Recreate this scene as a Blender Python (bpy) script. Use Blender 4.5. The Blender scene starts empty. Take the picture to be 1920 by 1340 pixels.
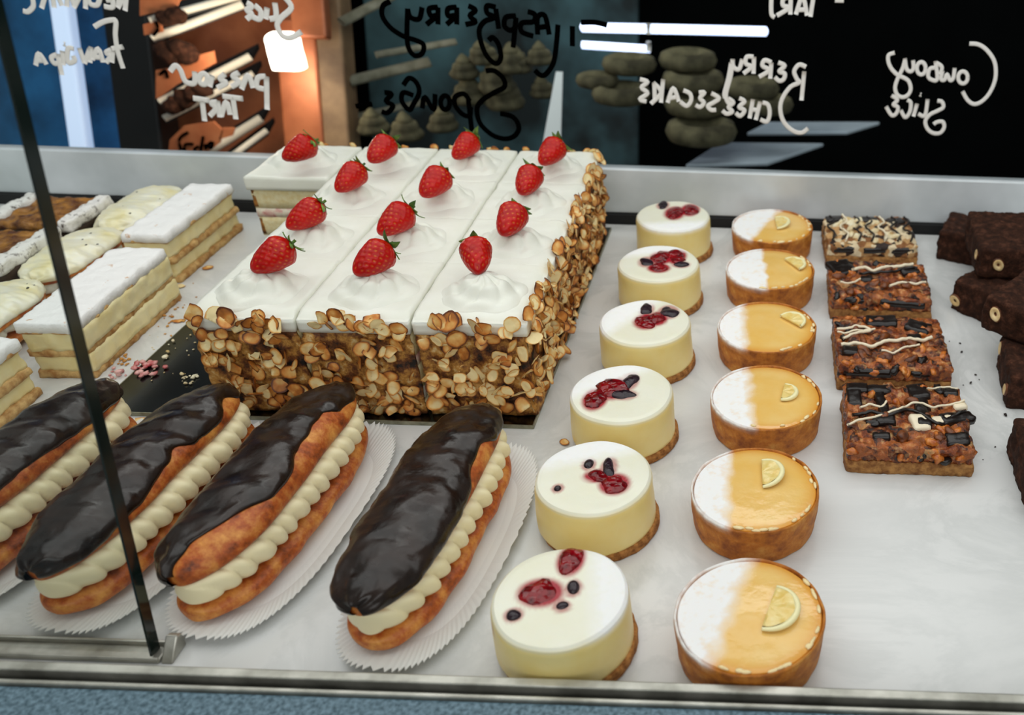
import bpy, math, random
import numpy as np
from mathutils import Vector, Matrix, noise

random.seed(7)
PI = math.pi
S = bpy.context.scene
COL = S.collection

# ---------------------------------------------------------------- camera
F, PX, PY, PITCH, ROLL, CH = 1677.0, 1442.0, 670.0, math.radians(33), math.radians(1.9), 0.41
cd = bpy.data.cameras.new('camera')
cam = bpy.data.objects.new('camera', cd)
COL.objects.link(cam)
cd.sensor_width = 36.0
cd.lens = F / 1920 * 36
cd.shift_x = -(PX - 960) / 1920
cd.clip_start = 0.01
cam.matrix_world = (Matrix.Translation((0, 0, CH)) @ Matrix.Rotation(PI / 2 - PITCH, 4, 'X')
                    @ Matrix.Rotation(ROLL, 4, 'Z'))
cd.dof.use_dof = True
cd.dof.focus_distance = 0.62
cd.dof.aperture_fstop = 7.5
S.camera = cam

# ---------------------------------------------------------------- world, exposure, lights
S.view_settings.view_transform = 'Standard'
S.view_settings.look = 'None'
S.view_settings.gamma = 1.0
S.view_settings.exposure = -0.10
S.view_settings.use_curve_mapping = False
w = bpy.data.worlds.new('world')
S.world = w
w.use_nodes = True
w.node_tree.nodes['Background'].inputs[0].default_value = (0.60, 0.64, 0.62, 1)
w.node_tree.nodes['Background'].inputs[1].default_value = 0.40


def area(name, loc, rot, sx, sy, power, col):
    l = bpy.data.lights.new(name, 'AREA')
    l.shape = 'RECTANGLE'
    l.size, l.size_y = sx, sy
    l.energy = power
    l.color = col
    o = bpy.data.objects.new(name, l)
    COL.objects.link(o)
    o.location = loc
    o.rotation_euler = rot
    return o


# the strip lamps in the roof of the display case, front and back
area('case_strip_light', (-0.15, 0.47, 0.78), (math.radians(4), 0, 0), 1.7, 0.50, 4.4, (0.98, 1.0, 0.99))
area('case_rear_light', (-0.15, 0.80, 0.70), (math.radians(-8), 0, 0), 1.7, 0.10, 1.2, (0.98, 1.0, 0.99))
# added fill light from the camera side for the front faces
area('front_fill_light', (0.15, -0.95, 1.05), (math.radians(60), 0, math.radians(10)), 2.2, 0.9, 11.0, (0.98, 1.0, 1.0))

# added area light to brighten the objects behind the rear glass
area('back_fill_light', (-0.35, 1.22, 0.95), (math.radians(12), 0, 0), 1.6, 0.2, 4.5, (0.98, 1.0, 0.97))


def at(px, py, z=0.0):
    """pixel of the photograph -> point at height z"""
    o, r = ray(px, py)
    t = (z - CH) / r.z
    return o + r * t


def ray(px, py):
    u, v = px - PX, py - PY
    a = u * math.cos(ROLL) + v * math.sin(ROLL)
    b = -u * math.sin(ROLL) + v * math.cos(ROLL)
    fwd = Vector((0, math.cos(PITCH), -math.sin(PITCH)))
    up = Vector((0, math.sin(PITCH), math.cos(PITCH)))
    return Vector((0, 0, CH)), fwd * F + Vector((1, 0, 0)) * a - up * b


def at_y(px, py, y):
    o, r = ray(px, py)
    return o + r * (y / r.y)


# ---------------------------------------------------------------- materials
def lin(h):
    if isinstance(h, tuple):
        return (*h, 1) if len(h) == 3 else h
    h = h.lstrip('#')
    c = [int(h[i:i + 2], 16) / 255 for i in (0, 2, 4)]
    return tuple((x / 12.92 if x <= 0.04045 else ((x + 0.055) / 1.055) ** 2.4) for x in c) + (1,)


class NT:
    def __init__(s, name):
        s.m = bpy.data.materials.new(name)
        s.m.use_nodes = True
        s.t = s.m.node_tree
        s.b = s.t.nodes['Principled BSDF']
        s.tc = s.n('ShaderNodeTexCoord')

    def n(s, typ, **kw):
        x = s.t.nodes.new(typ)
        for k, v in kw.items():
            setattr(x, k, v)
        return x

    def l(s, a, b):
        s.t.links.new(a, b)

    def noise(s, scale, detail=4, rough=0.55, dist=0.0):
        x = s.n('ShaderNodeTexNoise')
        x.inputs['Scale'].default_value = scale
        x.inputs['Detail'].default_value = detail
        x.inputs['Roughness'].default_value = rough
        x.inputs['Distortion'].default_value = dist
        s.l(s.tc.outputs['Object'], x.inputs['Vector'])
        return x.outputs['Fac']

    def voro(s, scale, feat='F1', out='Distance'):
        x = s.n('ShaderNodeTexVoronoi', feature=feat)
        x.inputs['Scale'].default_value = scale
        s.l(s.tc.outputs['Object'], x.inputs['Vector'])
        return x.outputs[out]

    def ramp(s, fac, stops, mode='LINEAR'):
        r = s.n('ShaderNodeValToRGB')
        r.color_ramp.interpolation = mode
        e = r.color_ramp.elements
        while len(e) > len(stops):
            e.remove(e[-1])
        while len(e) < len(stops):
            e.new(0.5)
        for k, (p, c) in enumerate(stops):
            e[k].position = p
            e[k].color = lin(c) if not isinstance(c, float) else (c, c, c, 1)
        s.l(fac, r.inputs[0])
        return r.outputs[0]

    def mix(s, fac, a, b):
        x = s.n('ShaderNodeMix', data_type='RGBA')
        if isinstance(fac, (int, float)):
            x.inputs[0].default_value = fac
        else:
            s.l(fac, x.inputs[0])
        for v, i in ((a, 6), (b, 7)):
            if isinstance(v, (str, tuple)):
                x.inputs[i].default_value = lin(v)
            else:
                s.l(v, x.inputs[i])
        return x.outputs[2]

    def math(s, op, a, b=0.0):
        x = s.n('ShaderNodeMath', operation=op)
        for v, i in ((a, 0), (b, 1)):
            if isinstance(v, (int, float)):
                x.inputs[i].default_value = v
            else:
                s.l(v, x.inputs[i])
        return x.outputs[0]

    def attr(s, name):
        x = s.n('ShaderNodeAttribute', attribute_name=name)
        return x.outputs['Fac']

    def col(s, v):
        if isinstance(v, (str, tuple)):
            s.b.inputs['Base Color'].default_value = lin(v)
        else:
            s.l(v, s.b.inputs['Base Color'])

    def rough(s, v):
        if isinstance(v, (int, float)):
            s.b.inputs['Roughness'].default_value = v
        else:
            s.l(v, s.b.inputs['Roughness'])

    def bump(s, h, dist=0.001, strength=1.0):
        x = s.n('ShaderNodeBump')
        x.inputs['Distance'].default_value = dist
        x.inputs['Strength'].default_value = strength
        s.l(h, x.inputs['Height'])
        s.l(x.outputs[0], s.b.inputs['Normal'])

    def set(s, **kw):
        for k, v in kw.items():
            s.b.inputs[k.replace('_', ' ')].default_value = v
        return s

    def sss(s, wgt, scale=0.004, rad=(1, 0.7, 0.4)):
        s.b.inputs['Subsurface Weight'].default_value = wgt
        s.b.inputs['Subsurface Radius'].default_value = rad
        s.b.inputs['Subsurface Scale'].default_value = scale


def mk(name, c1, c2=None, rough=0.6, nscale=60, bscale=None, bdist=0.0006, bstr=0.6, lo=0.35, hi=0.65, **kw):
    t = NT(name)
    if c2:
        t.col(t.ramp(t.noise(nscale), [(lo, c1), (hi, c2)]))
    else:
        t.col(c1)
    t.rough(rough)
    if bscale:
        t.bump(t.noise(bscale, 5), bdist, bstr)
    t.set(**kw)
    return t


M = {}
t = NT('marble')
v = t.noise(7, 8, 0.65, 1.8)
t.col(t.mix(t.ramp(t.noise(3.1, 3), [(0.35, 0.0), (0.75, 1.0)]),
            t.ramp(v, [(0.40, '#DCDCDA'), (0.50, '#CDCECC'), (0.56, '#DDDDDB')]), '#DDDDDB'))
t.rough(0.22)
M['marble'] = t.m
M['steel'] = mk('brushed_steel', '#C4C2B8', '#908E84', rough=0.38, nscale=40, Metallic=0.75, bscale=300, bdist=0.0002).m
M['upstand'] = mk('pale_grey_upstand', '#E4E9EC', '#C6CCCE', rough=0.35, nscale=9, bscale=220, bdist=0.0001, Metallic=0.1).m
M['black'] = mk('black_rubber', '#070707', rough=0.5).m
M['blackgap'] = mk('black_seal', '#050505', rough=0.7).m
t = mk('blue_grey_enamel', '#304A56', '#6C8694', rough=0.55, nscale=420, bscale=500, bdist=0.0002)
M['enamel'] = t.m
t = NT('glass_edge'); t.col('#0E1B18'); t.rough(0.15); M['glassedge'] = t.m

# clear pane: thin sheet that lets light straight through and mirrors a little
def pane_mat(name, tint, refl, rough=0.0):
    m = bpy.data.materials.new(name)
    m.use_nodes = True
    n = m.node_tree.nodes
    n.clear()
    o = n.new('ShaderNodeOutputMaterial')
    a = n.new('ShaderNodeBsdfTransparent'); a.inputs[0].default_value = lin(tint)
    g = n.new('ShaderNodeBsdfGlossy'); g.inputs[0].default_value = (1, 1, 1, 1); g.inputs['Roughness'].default_value = rough
    f = n.new('ShaderNodeFresnel'); f.inputs[0].default_value = 1.45
    ad = n.new('ShaderNodeMath'); ad.operation = 'ADD'; ad.inputs[1].default_value = refl
    ad.use_clamp = True
    mx = n.new('ShaderNodeMixShader')
    k = m.node_tree.links
    k.new(f.outputs[0], ad.inputs[0]); k.new(ad.outputs[0], mx.inputs[0])
    k.new(a.outputs[0], mx.inputs[1]); k.new(g.outputs[0], mx.inputs[2]); k.new(mx.outputs[0], o.inputs[0])
    return m


M['clear'] = pane_mat('clear_glass', (0.93, 0.96, 0.95), -0.025)
M['smoked'] = pane_mat('smoked_glass', (0.78, 0.82, 0.84), -0.055, 0.06)

t = NT('whipped_cream'); t.col(t.ramp(t.noise(40, 3), [(0.3, '#E8E8DA'), (0.7, '#EDEDE2')])); t.rough(0.5)
t.sss(0.15, 0.002, (1, .95, .8)); t.bump(t.noise(260, 3), 0.0003, 0.5); M['cream'] = t.m
t = NT('piped_custard_cream'); t.col('#F8EBC0'); t.rough(0.42); t.sss(0.12, 0.002, (1, .9, .6)); t.bump(t.noise(300, 3), 0.0002, 0.5); M['piped'] = t.m
t = mk('sponge', '#F2E6BC', '#E8D49C', rough=0.9, nscale=220, bscale=500, bdist=0.0012); M['sponge'] = t.m
t = NT('sponge_crust'); t.col(t.ramp(t.noise(160, 5), [(0.35, '#5A3513'), (0.6, '#B87A35')])); t.rough(0.9); M['sponge_crust'] = t.m
t = NT('jam_cream'); t.col(t.ramp(t.noise(130, 4), [(0.42, '#F4E8D2'), (0.6, '#E2A9A0'), (0.72, '#B84040')])); t.rough(0.6); M['jamcream'] = t.m
t = NT('coating'); t.col(t.ramp(t.noise(75, 5, 0.65), [(0.36, '#140A04'), (0.47, '#6E3C12'), (0.58, '#C08A3E'), (0.72, '#EBDCA8')])); t.rough(0.7)
t.bump(t.noise(180, 4), 0.002, 0.8); M['coating'] = t.m

# flaked almond: toasted rim and blotch from a mesh attribute, tone varies piece by piece
t = NT('flaked_almond')
oi = t.n('ShaderNodeObjectInfo')
tv = t.math('ADD', t.math('MULTIPLY', t.attr('toast'), 0.75), t.math('MULTIPLY', t.math('SUBTRACT', oi.outputs['Random'], 0.45), 0.75))
tv = t.math('ADD', tv, t.math('MULTIPLY', t.math('SUBTRACT', t.noise(150, 3), 0.42), 0.7))
t.col(t.ramp(tv, [(0.02, '#F4DEA6'), (0.28, '#E8B668'), (0.52, '#CC7E30'), (0.9, '#5E2A0A')])); t.rough(0.55); t.sss(0.1, 0.001)
M['almond'] = t.m
t = NT('strawberry_skin')
t.col(t.mix(t.attr('seed'), t.ramp(t.noise(70, 3), [(0.3, '#9C0202'), (0.7, '#C80C04')]), '#D06A24')); t.rough(0.30); t.set(Specular_IOR_Level=0.3)
t.sss(0.06, 0.001, (1, 0.2, 0.1)); M['berry'] = t.m
M['leaf'] = mk('calyx_green', '#34581A', '#7FA044', rough=0.6, nscale=150).m

t = NT('chocolate_icing'); t.col(t.ramp(t.noise(60, 4), [(0.3, '#140B06'), (0.75, '#2B1A11')])); t.rough(t.ramp(t.noise(70, 3), [(0.3, 0.18), (0.7, 0.40)]))
t.bump(t.noise(60, 3), 0.0016, 0.5); t.set(Specular_IOR_Level=0.45); M['choc'] = t.m
t = NT('choux'); t.col(t.ramp(t.noise(75, 5, 0.65), [(0.28, '#4E2008'), (0.46, '#B0541A'), (0.68, '#E09A48')])); t.rough(0.5)
t.bump(t.noise(210, 5), 0.0012, 0.7); M['choux'] = t.m
t = NT('paper'); t.col('#E6E7E3'); t.rough(0.8); t.set(Transmission_Weight=0.0); M['paper'] = t.m

t = NT('cheesecake_body')
side = t.ramp(t.noise(45, 4), [(0.3, '#F2D884'), (0.7, '#F5E29C')])
top = t.mix(t.attr('top'), side, t.ramp(t.noise(30, 3), [(0.3, '#EDEAD2'), (0.7, '#F1EFDE')]))
stn = t.mix(t.attr('stain'), top, '#A60A22')
dn = t.math('MULTIPLY', t.attr('dust'), t.math('ADD', t.math('MULTIPLY', t.noise(220, 4), 1.2), 0.45))
dn.node.use_clamp = True
t.col(t.mix(dn, stn, '#F9F8F5')); t.rough(t.math('ADD', t.math('MULTIPLY', dn, 0.45), 0.33)); t.sss(0.15, 0.003)
t.bump(t.noise(90, 4), 0.0007, 0.5); M['cheese'] = t.m
M['biscuit'] = mk('biscuit_crumb', '#BC8244', '#7C4A1A', rough=0.9, nscale=240, bscale=320, bdist=0.0016, bstr=1.0).m
t = NT('raspberry'); t.col(t.ramp(t.noise(160, 4), [(0.3, '#460208'), (0.7, '#960512')])); t.rough(0.18)
t.bump(t.voro(260), 0.0012, 0.8); M['rasp'] = t.m
t = NT('blueberry'); t.col(t.ramp(t.noise(160, 4), [(0.3, '#120710'), (0.7, '#2C1220')])); t.rough(0.25); t.bump(t.noise(260), 0.001, 0.7); M['blue'] = t.m

t = NT('lemon_curd')
dn = t.math('MULTIPLY', t.attr('dust'), t.math('ADD', t.math('MULTIPLY', t.noise(170, 5, 0.6), 1.6), 0.25))
dn.node.use_clamp = True
t.col(t.mix(dn, t.mix(t.attr('rim'), t.ramp(t.noise(40, 3), [(0.3, '#ECBC62'), (0.7, '#F0CA7E')]), '#DC9430'), '#F6F4F2'))
t.rough(t.math('ADD', t.math('MULTIPLY', dn, 0.7), 0.12)); t.sss(0.12, 0.003)
t.bump(t.noise(110, 3), 0.0006, 0.35); M['curd'] = t.m
t = NT('tart_pastry')
b_ = t.ramp(t.noise(90, 5, 0.65), [(0.3, '#84420C'), (0.52, '#BE7220'), (0.72, '#D89C48')])
dn = t.math('MULTIPLY', t.attr('dust'), t.math('ADD', t.math('MULTIPLY', t.noise(170, 5), 1.6), 0.1)); dn.node.use_clamp = True
t.col(t.mix(dn, b_, '#F4F0EC')); t.rough(0.62); t.bump(t.noise(260, 5), 0.0009, 0.8); M['pastry'] = t.m
t = NT('lemon_flesh'); t.col(t.ramp(t.noise(150, 4), [(0.3, '#E9C66C'), (0.7, '#F3DF9C')])); t.rough(0.16); t.bump(t.noise(200, 3), 0.0008, 0.6); t.sss(0.2, 0.003); M['lemon'] = t.m
M['pith'] = mk('lemon_pith', '#F6EDB8', rough=0.35).m
t = NT('highlight_bead'); t.col('#F6DFA8'); t.rough(0.04); M['bead'] = t.m  # pale colour makes the beads read as rim highlights

t = NT('caramel_nut_topping')
c = t.ramp(t.voro(95, 'F1', 'Color'), [(0.2, '#1C0904'), (0.4, '#7A340E'), (0.55, '#B8662A'), (0.78, '#5E2208'), (0.92, '#E6B070')], 'CONSTANT')
t.col(t.mix(t.noise(130, 5), c, t.ramp(t.noise(180, 5), [(0.42, '#1C0903'), (0.54, '#9A4A16'), (0.70, '#E8B878')])))
t.rough(0.2); t.bump(t.noise(170, 5, 0.65), 0.003, 0.9); M['caramel'] = t.m
t = NT('pale_nut_topping')
t.col(t.ramp(t.voro(150, 'F1', 'Color'), [(0.15, '#2A1408'), (0.3, '#C99A62'), (0.5, '#E8D3AC'), (0.7, '#8E5A2A'), (0.85, '#E3C79A')], 'CONSTANT'))
t.rough(0.45); t.bump(t.noise(170, 5, 0.65), 0.003, 0.9); M['palenut'] = t.m
t = NT('amber_caramel'); t.col(t.ramp(t.noise(150, 4), [(0.35, '#9A4410'), (0.6, '#D88438'), (0.75, '#EDBE80')])); t.rough(0.14); t.bump(t.noise(220, 4), .0015, .7); M['amber'] = t.m
M['oat'] = mk('oat_biscuit', '#B98548', '#7C4B1E', rough=0.8, nscale=190, bscale=230, bdist=0.0025, bstr=1.0).m
t = NT('dark_chunk'); t.col('#160C08'); t.rough(0.3); t.bump(t.noise(120, 4), 0.0008, 0.6); M['chunk'] = t.m
M['whitechoc'] = mk('white_chocolate', '#EFE0C2', rough=0.35).m
M['nut'] = mk('pecan_nut', '#8A4A1C', '#4E240C', rough=0.35, nscale=150, bscale=220, bdist=0.0015).m
t = NT('brownie'); t.col(t.ramp(t.noise(140, 6, 0.7), [(0.3, '#1C0D06'), (0.52, '#3C2114'), (0.75, '#6A4230')])); t.rough(0.85); t.set(Specular_IOR_Level=0.2)
t.bump(t.noise(170, 6, 0.7), 0.003, 1.0); M['brownie'] = t.m
M['hazel'] = mk('hazelnut_flesh', '#EBD2A0', '#D8B478', rough=0.6, nscale=120).m
M['hazelskin'] = mk('hazelnut_skin', '#7A431C', '#4A240C', rough=0.6, nscale=120).m

t = NT('puff_pastry_sugared')
dn = t.ramp(t.noise(90, 5, 0.6), [(0.25, 0.0), (0.34, 1.0)])
t.col(t.mix(dn, '#C98F4C', '#F6F4F1')); t.rough(0.85); t.bump(t.noise(150, 5), 0.0018, 0.7); M['sugartop'] = t.m
M['puff'] = mk('puff_pastry', '#E0B878', '#A8743A', rough=0.7, nscale=130, bscale=180, bdist=0.002, bstr=1.0).m
t = mk('vanilla_custard', '#F4E6B4', '#EEDA9C', rough=0.45, nscale=60, bscale=120, bdist=0.001); t.sss(0.12, 0.003); M['custard'] = t.m
t = NT('passionfruit_icing'); t.col(t.ramp(t.noise(45, 4), [(0.35, '#F1EEDC'), (0.58, '#EFE6BE'), (0.75, '#E9DA98')])); t.rough(0.28); t.sss(0.1, 0.003); M['icing'] = t.m
M['seed'] = mk('passionfruit_seed', '#2A2410', rough=0.3).m
t = NT('sugared_crust'); dn = t.ramp(t.noise(150, 5, 0.65), [(0.30, 0.0), (0.46, 1.0)])
t.col(t.mix(dn, '#3A2412', '#ECE8E2')); t.rough(0.85); t.bump(t.noise(190, 5), 0.002, 0.8); M['sugarcrust'] = t.m
M['darkcrust'] = mk('dark_crust', '#1E140A', '#3C2712', rough=0.8, nscale=90, bscale=170, bdist=0.002).m
t = mk('baked_filling', '#5A2E12', '#B0772E', rough=0.35, nscale=80, bscale=140, bdist=0.003, bstr=1.0); M['filling'] = t.m
t = NT('foil_board'); t.col('#55595A'); t.rough(0.20); t.set(Metallic=1.0); M['board'] = t.m
M['boardedge'] = mk('silver_board_edge', '#A9A68F', '#6E6C5A', rough=0.4, nscale=90, Metallic=0.6).m
M['crumbwhite'] = mk('pale_crumb', '#EFE6C8', '#D2B478', rough=0.8, nscale=80).m
M['crumbgold'] = mk('golden_crumb', '#E0A858', '#B06E26', rough=0.8, nscale=80).m
M['crumbdark'] = mk('dark_crumb', '#1E100A', rough=0.8).m
M['jam'] = mk('jam', '#B02A34', '#E9B9B0', rough=0.3, nscale=120).m
M['lettering_white'] = mk('reflected_white_lettering', '#E6E2DC', rough=0.6).m
M['lettering_black'] = mk('reflected_black_lettering', '#020202', rough=0.9, Specular_IOR_Level=0.0).m
M['wall'] = mk('dark_wall', '#020303', '#050707', rough=0.9, nscale=6, Specular_IOR_Level=0.1).m
M['floor'] = mk('dark_floor', '#0A0C0D', rough=0.8).m
M['copper'] = mk('copper', '#C8764C', '#9A5230', rough=0.35, nscale=12, Metallic=0.3).m
M['cardboard'] = mk('orange_card', '#C87A4E', '#B4643C', rough=0.8, nscale=30).m
M['blackpost'] = mk('reflected_black_post', '#040404', rough=0.6).m
M['bluewall'] = mk('reflection_blue', '#2E78AE', '#143C5E', rough=0.8, nscale=9).m
M['beige'] = mk('reflected_beige_post', '#A3835F', '#7C5F44', rough=0.6, nscale=20).m
M['teal'] = mk('reflection_panel', '#0E1A1A', '#5A8288', rough=0.8, nscale=4.5, lo=.38, hi=.72).m
M['tray'] = mk('reflection_slab', '#C9D4DC', '#AAB6C0', rough=0.4, nscale=10).m
M['slat'] = mk('reflected_streak', '#8F8A76', '#6A6652', rough=0.7, nscale=40).m
M['whitecard'] = mk('reflection_taper', '#F2F6F4', rough=0.6).m
M['olive'] = mk('olive_reflection', '#7C7456', '#3A3522', rough=0.9, nscale=22).m  # for reflections built as rings and heaps
M['shelfedge'] = mk('white_shelf_edge', '#E8E0D0', rough=0.4).m


def emis(name, col, st):
    t = NT(name)
    t.b.inputs['Emission Color'].default_value = lin(col)
    t.b.inputs['Emission Strength'].default_value = st
    t.col('#FFFFFF')
    return t.m


M['tube'] = emis('tube_reflection', '#CFDCFF', 3.2)  # glow of the lamp reflections built behind the rear glass
M['bluetube'] = emis('blue_tube_reflection', '#A9C6EE', 0.85)
M['bulb'] = emis('lamp_reflection', '#FFF1DC', 5.0)


# ---------------------------------------------------------------- object helpers
def obj(name, V, Fc, mat, parent=None, smooth=True, attrs=None, loc=None, rot=None):
    me = bpy.data.meshes.new(name)
    me.from_pydata([tuple(p) for p in V], [], [tuple(f) for f in Fc])
    mats = mat if isinstance(mat, list) else [mat]
    for m in mats:
        me.materials.append(m)
    if smooth:
        me.polygons.foreach_set('use_smooth', [True] * len(me.polygons))
    if attrs:
        for k, vals in attrs.items():
            a = me.attributes.new(k, 'FLOAT', 'POINT')
            a.data.foreach_set('value', list(map(float, vals)))
    me.update()
    o = bpy.data.objects.new(name, me)
    COL.objects.link(o)
    if parent:
        o.parent = parent
    if loc:
        o.location = loc
    if rot:
        o.rotation_euler = rot
    return o


def thing(name, label, cat, loc=(0, 0, 0), rz=0.0, group=None):
    o = bpy.data.objects.new(name, None)
    o.empty_display_size = 0.02
    COL.objects.link(o)
    o.location = loc
    o.rotation_euler = (0, 0, rz)
    return tag(o, label, cat, group)


def tag(o, label, cat=None, group=None, kind=None):
    o['label'] = label
    if cat:
        o['category'] = cat
    if group:
        o['group'] = group
    if kind:
        o['kind'] = kind
    return o


def struct(o, label=None):
    o['kind'] = 'structure'
    if label:
        o['label'] = label
    return o


def nz(x, y, z, sc=1.0, seed=0.0):
    return noise.noise(Vector((x * sc + seed * 7.31, y * sc - seed * 3.7, z * sc + seed)))


def grid_faces(nu, nv, wu=False, wv=False, off=0):
    fs = []
    for i in range(nu if wu else nu - 1):
        for j in range(nv if wv else nv - 1):
            a = i * nv + j
            b = ((i + 1) % nu) * nv + j
            c = ((i + 1) % nu) * nv + (j + 1) % nv
            d = i * nv + (j + 1) % nv
            fs.append((off + a, off + b, off + c, off + d))
    return fs


class MB:
    def __init__(s):
        s.v, s.f = [], []

    def add(s, V, Fc):
        k = len(s.v)
        s.v += [tuple(p) for p in V]
        s.f += [tuple(i + k for i in f) for f in Fc]

    def box(s, x0, x1, y0, y1, z0, z1, mtx=None):
        V = [Vector((x, y, z)) for z in (z0, z1) for y in (y0, y1) for x in (x0, x1)]
        if mtx:
            V = [mtx @ p for p in V]
        s.add(V, [(0, 2, 3, 1), (4, 5, 7, 6), (0, 1, 5, 4), (2, 6, 7, 3), (0, 4, 6, 2), (1, 3, 7, 5)])

    def tube(s, pts, r, n=8, squash=None, closed=False):
        """tube along points; r number or list; squash=(normal, factor) flattens it"""
        pts = [Vector(p) for p in pts]
        m = len(pts)
        V = []
        for i, p in enumerate(pts):
            d = (pts[min(i + 1, m - 1)] - pts[max(i - 1, 0)])
            if d.length < 1e-9:
                d = Vector((1, 0, 0))
            d.normalize()
            nrm = squash[0] if squash else (Vector((0, 0, 1)) if abs(d.z) < 0.95 else Vector((1, 0, 0)))
            a = d.cross(nrm).normalized()
            b = a.cross(d).normalized()
            rr = r[i] if isinstance(r, (list, tuple)) else r
            k = squash[1] if squash else 1.0
            for j in range(n):
                an = 2 * PI * j / n
                V.append(p + a * math.cos(an) * rr + b * math.sin(an) * rr * k)
        fs = grid_faces(m, n, False, True)
        fs.append(tuple(range(n - 1, -1, -1)))
        fs.append(tuple((m - 1) * n + j for j in range(n)))
        s.add(V, fs)

    def build(s, name, mat, parent=None, smooth=False, **kw):
        return obj(name, s.v, s.f, mat, parent, smooth, **kw)


def bevel(o, wd=0.001, seg=2):
    m = o.modifiers.new('bevel', 'BEVEL')
    m.width = wd
    m.segments = seg
    m.limit_method = 'ANGLE'
    return o


def lathe(prof, n=72, amp=0.0, sc=60, seed=0, sub=1):
    """closed solid of revolution about z from (r,z) profile, first and last on the axis"""
    P = []
    for i in range(len(prof) - 1):
        for k in range(sub):
            u = k / sub
            P.append((prof[i][0] * (1 - u) + prof[i + 1][0] * u, prof[i][1] * (1 - u) + prof[i + 1][1] * u))
    P.append(prof[-1])
    V = []
    for (r, z) in P:
        for j in range(n):
            a = 2 * PI * j / n
            x, y = r * math.cos(a), r * math.sin(a)
            k = 1 + amp * nz(x, y, z, sc, seed) / max(r, 0.004)
            V.append((x * k, y * k, z + amp * 0.5 * nz(x, y, z, sc, seed + 5) * (1 if z > 0.004 else 0)))
    fs = grid_faces(len(P), n, False, True)
    return V, [f[::-1] for f in fs]


def rough_box(lx, ly, lz, amp=0.001, sc=90, seed=0, step=0.004, rnd=0.002, z0=0.0, topf=None):
    """closed box centred on x,y with many faces, rounded corners and an uneven surface"""
    nx, ny, nq = max(2, int(lx / step)), max(2, int(ly / step)), max(2, int(lz / step))
    idx, V, Fc = {}, [], []

    def vid(i, j, k):
        key = (i, j, k)
        if key not in idx:
            x, y, z = lx * (i / nx - .5), ly * (j / ny - .5), lz * k / nq
            # round the corners
            cx = max(-lx / 2 + rnd, min(lx / 2 - rnd, x))
            cy = max(-ly / 2 + rnd, min(ly / 2 - rnd, y))
            cz = max(rnd * .3, min(lz - rnd, z))
            d = Vector((x - cx, y - cy, z - cz))
            c = Vector((cx, cy, cz))
            if d.length > 1e-9:
                e = [abs(q) > 1e-9 for q in d]
                if sum(e) > 1:
                    d = d.normalized() * rnd
            p = c + d
            nn = d.normalized() if d.length > 1e-9 else Vector((0, 0, 0))
            h = amp * nz(p.x, p.y, p.z, sc, seed) + amp * .5 * nz(p.x, p.y, p.z, sc * 2.7, seed + 3)
            p = p + nn * h
            if topf and k == nq:
                p.z += topf(p.x, p.y)
            if k == 0:
                p.z = 0
            idx[key] = len(V)
            V.append((p.x, p.y, p.z + z0))
        return idx[key]

    for i in range(nx):
        for j in range(ny):
            for k, fl in ((0, 1), (nq, 0)):
                q = [vid(i, j, k), vid(i + 1, j, k), vid(i + 1, j + 1, k), vid(i, j + 1, k)]
                Fc.append(q[::-1] if fl else q)
    for i in range(nx):
        for k in range(nq):
            for j, fl in ((0, 0), (ny, 1)):
                q = [vid(i, j, k), vid(i + 1, j, k), vid(i + 1, j, k + 1), vid(i, j, k + 1)]
                Fc.append(q[::-1] if fl else q)
    for j in range(ny):
        for k in range(nq):
            for i, fl in ((0, 1), (nx, 0)):
                q = [vid(i, j, k), vid(i, j + 1, k), vid(i, j + 1, k + 1), vid(i, j, k + 1)]
                Fc.append(q[::-1] if fl else q)
    return V, Fc


def blob(rx, ry, rz, seed=0, amp=0.15, n=10, m=14, sc=None):
    V = []
    sc = sc or 1.2 / max(rx, ry)
    for i in range(n + 1):
        th = PI * i / n
        for j in range(m):
            a = 2 * PI * j / m
            x, y, z = math.sin(th) * math.cos(a), math.sin(th) * math.sin(a), math.cos(th)
            k = 1 + amp * nz(x * rx, y * ry, z * rz, sc, seed) * 2
            V.append((x * rx * k, y * ry * k, z * rz * k))
    return V, [f[::-1] for f in grid_faces(n + 1, m, False, True)][::1]


def xf(V, loc=(0, 0, 0), rot=None):
    L = Vector(loc)
    return [(rot @ Vector(p) if rot else Vector(p)) + L for p in V]


def eul(x, y, z):
    from mathutils import Euler
    return Euler((x, y, z)).to_matrix()


def catmull(pts, k=5):
    P = [Vector(p) for p in pts]
    if len(P) < 3:
        return [P[0].lerp(P[-1], i / k) for i in range(k + 1)]
    out = []
    for i in range(len(P) - 1):
        p0, p1, p2, p3 = P[max(i - 1, 0)], P[i], P[i + 1], P[min(i + 2, len(P) - 1)]
        for q in range(k):
            u = q / k
            out.append(0.5 * ((2 * p1) + (p2 - p0) * u + (2 * p0 - 5 * p1 + 4 * p2 - p3) * u * u + (3 * p1 - p0 - 3 * p2 + p3) * u ** 3))
    out.append(P[-1])
    return out


# ================================================================ THE DISPLAY CASE
m = MB(); m.box(-1.05, 0.45, 0.2913, 0.886, -0.03, 0)
o = m.build('marble_shelf', M['marble']); bevel(o, 0.0015)
tag(o, 'white marble shelf of the display case under all the cakes', 'shelf')

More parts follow.
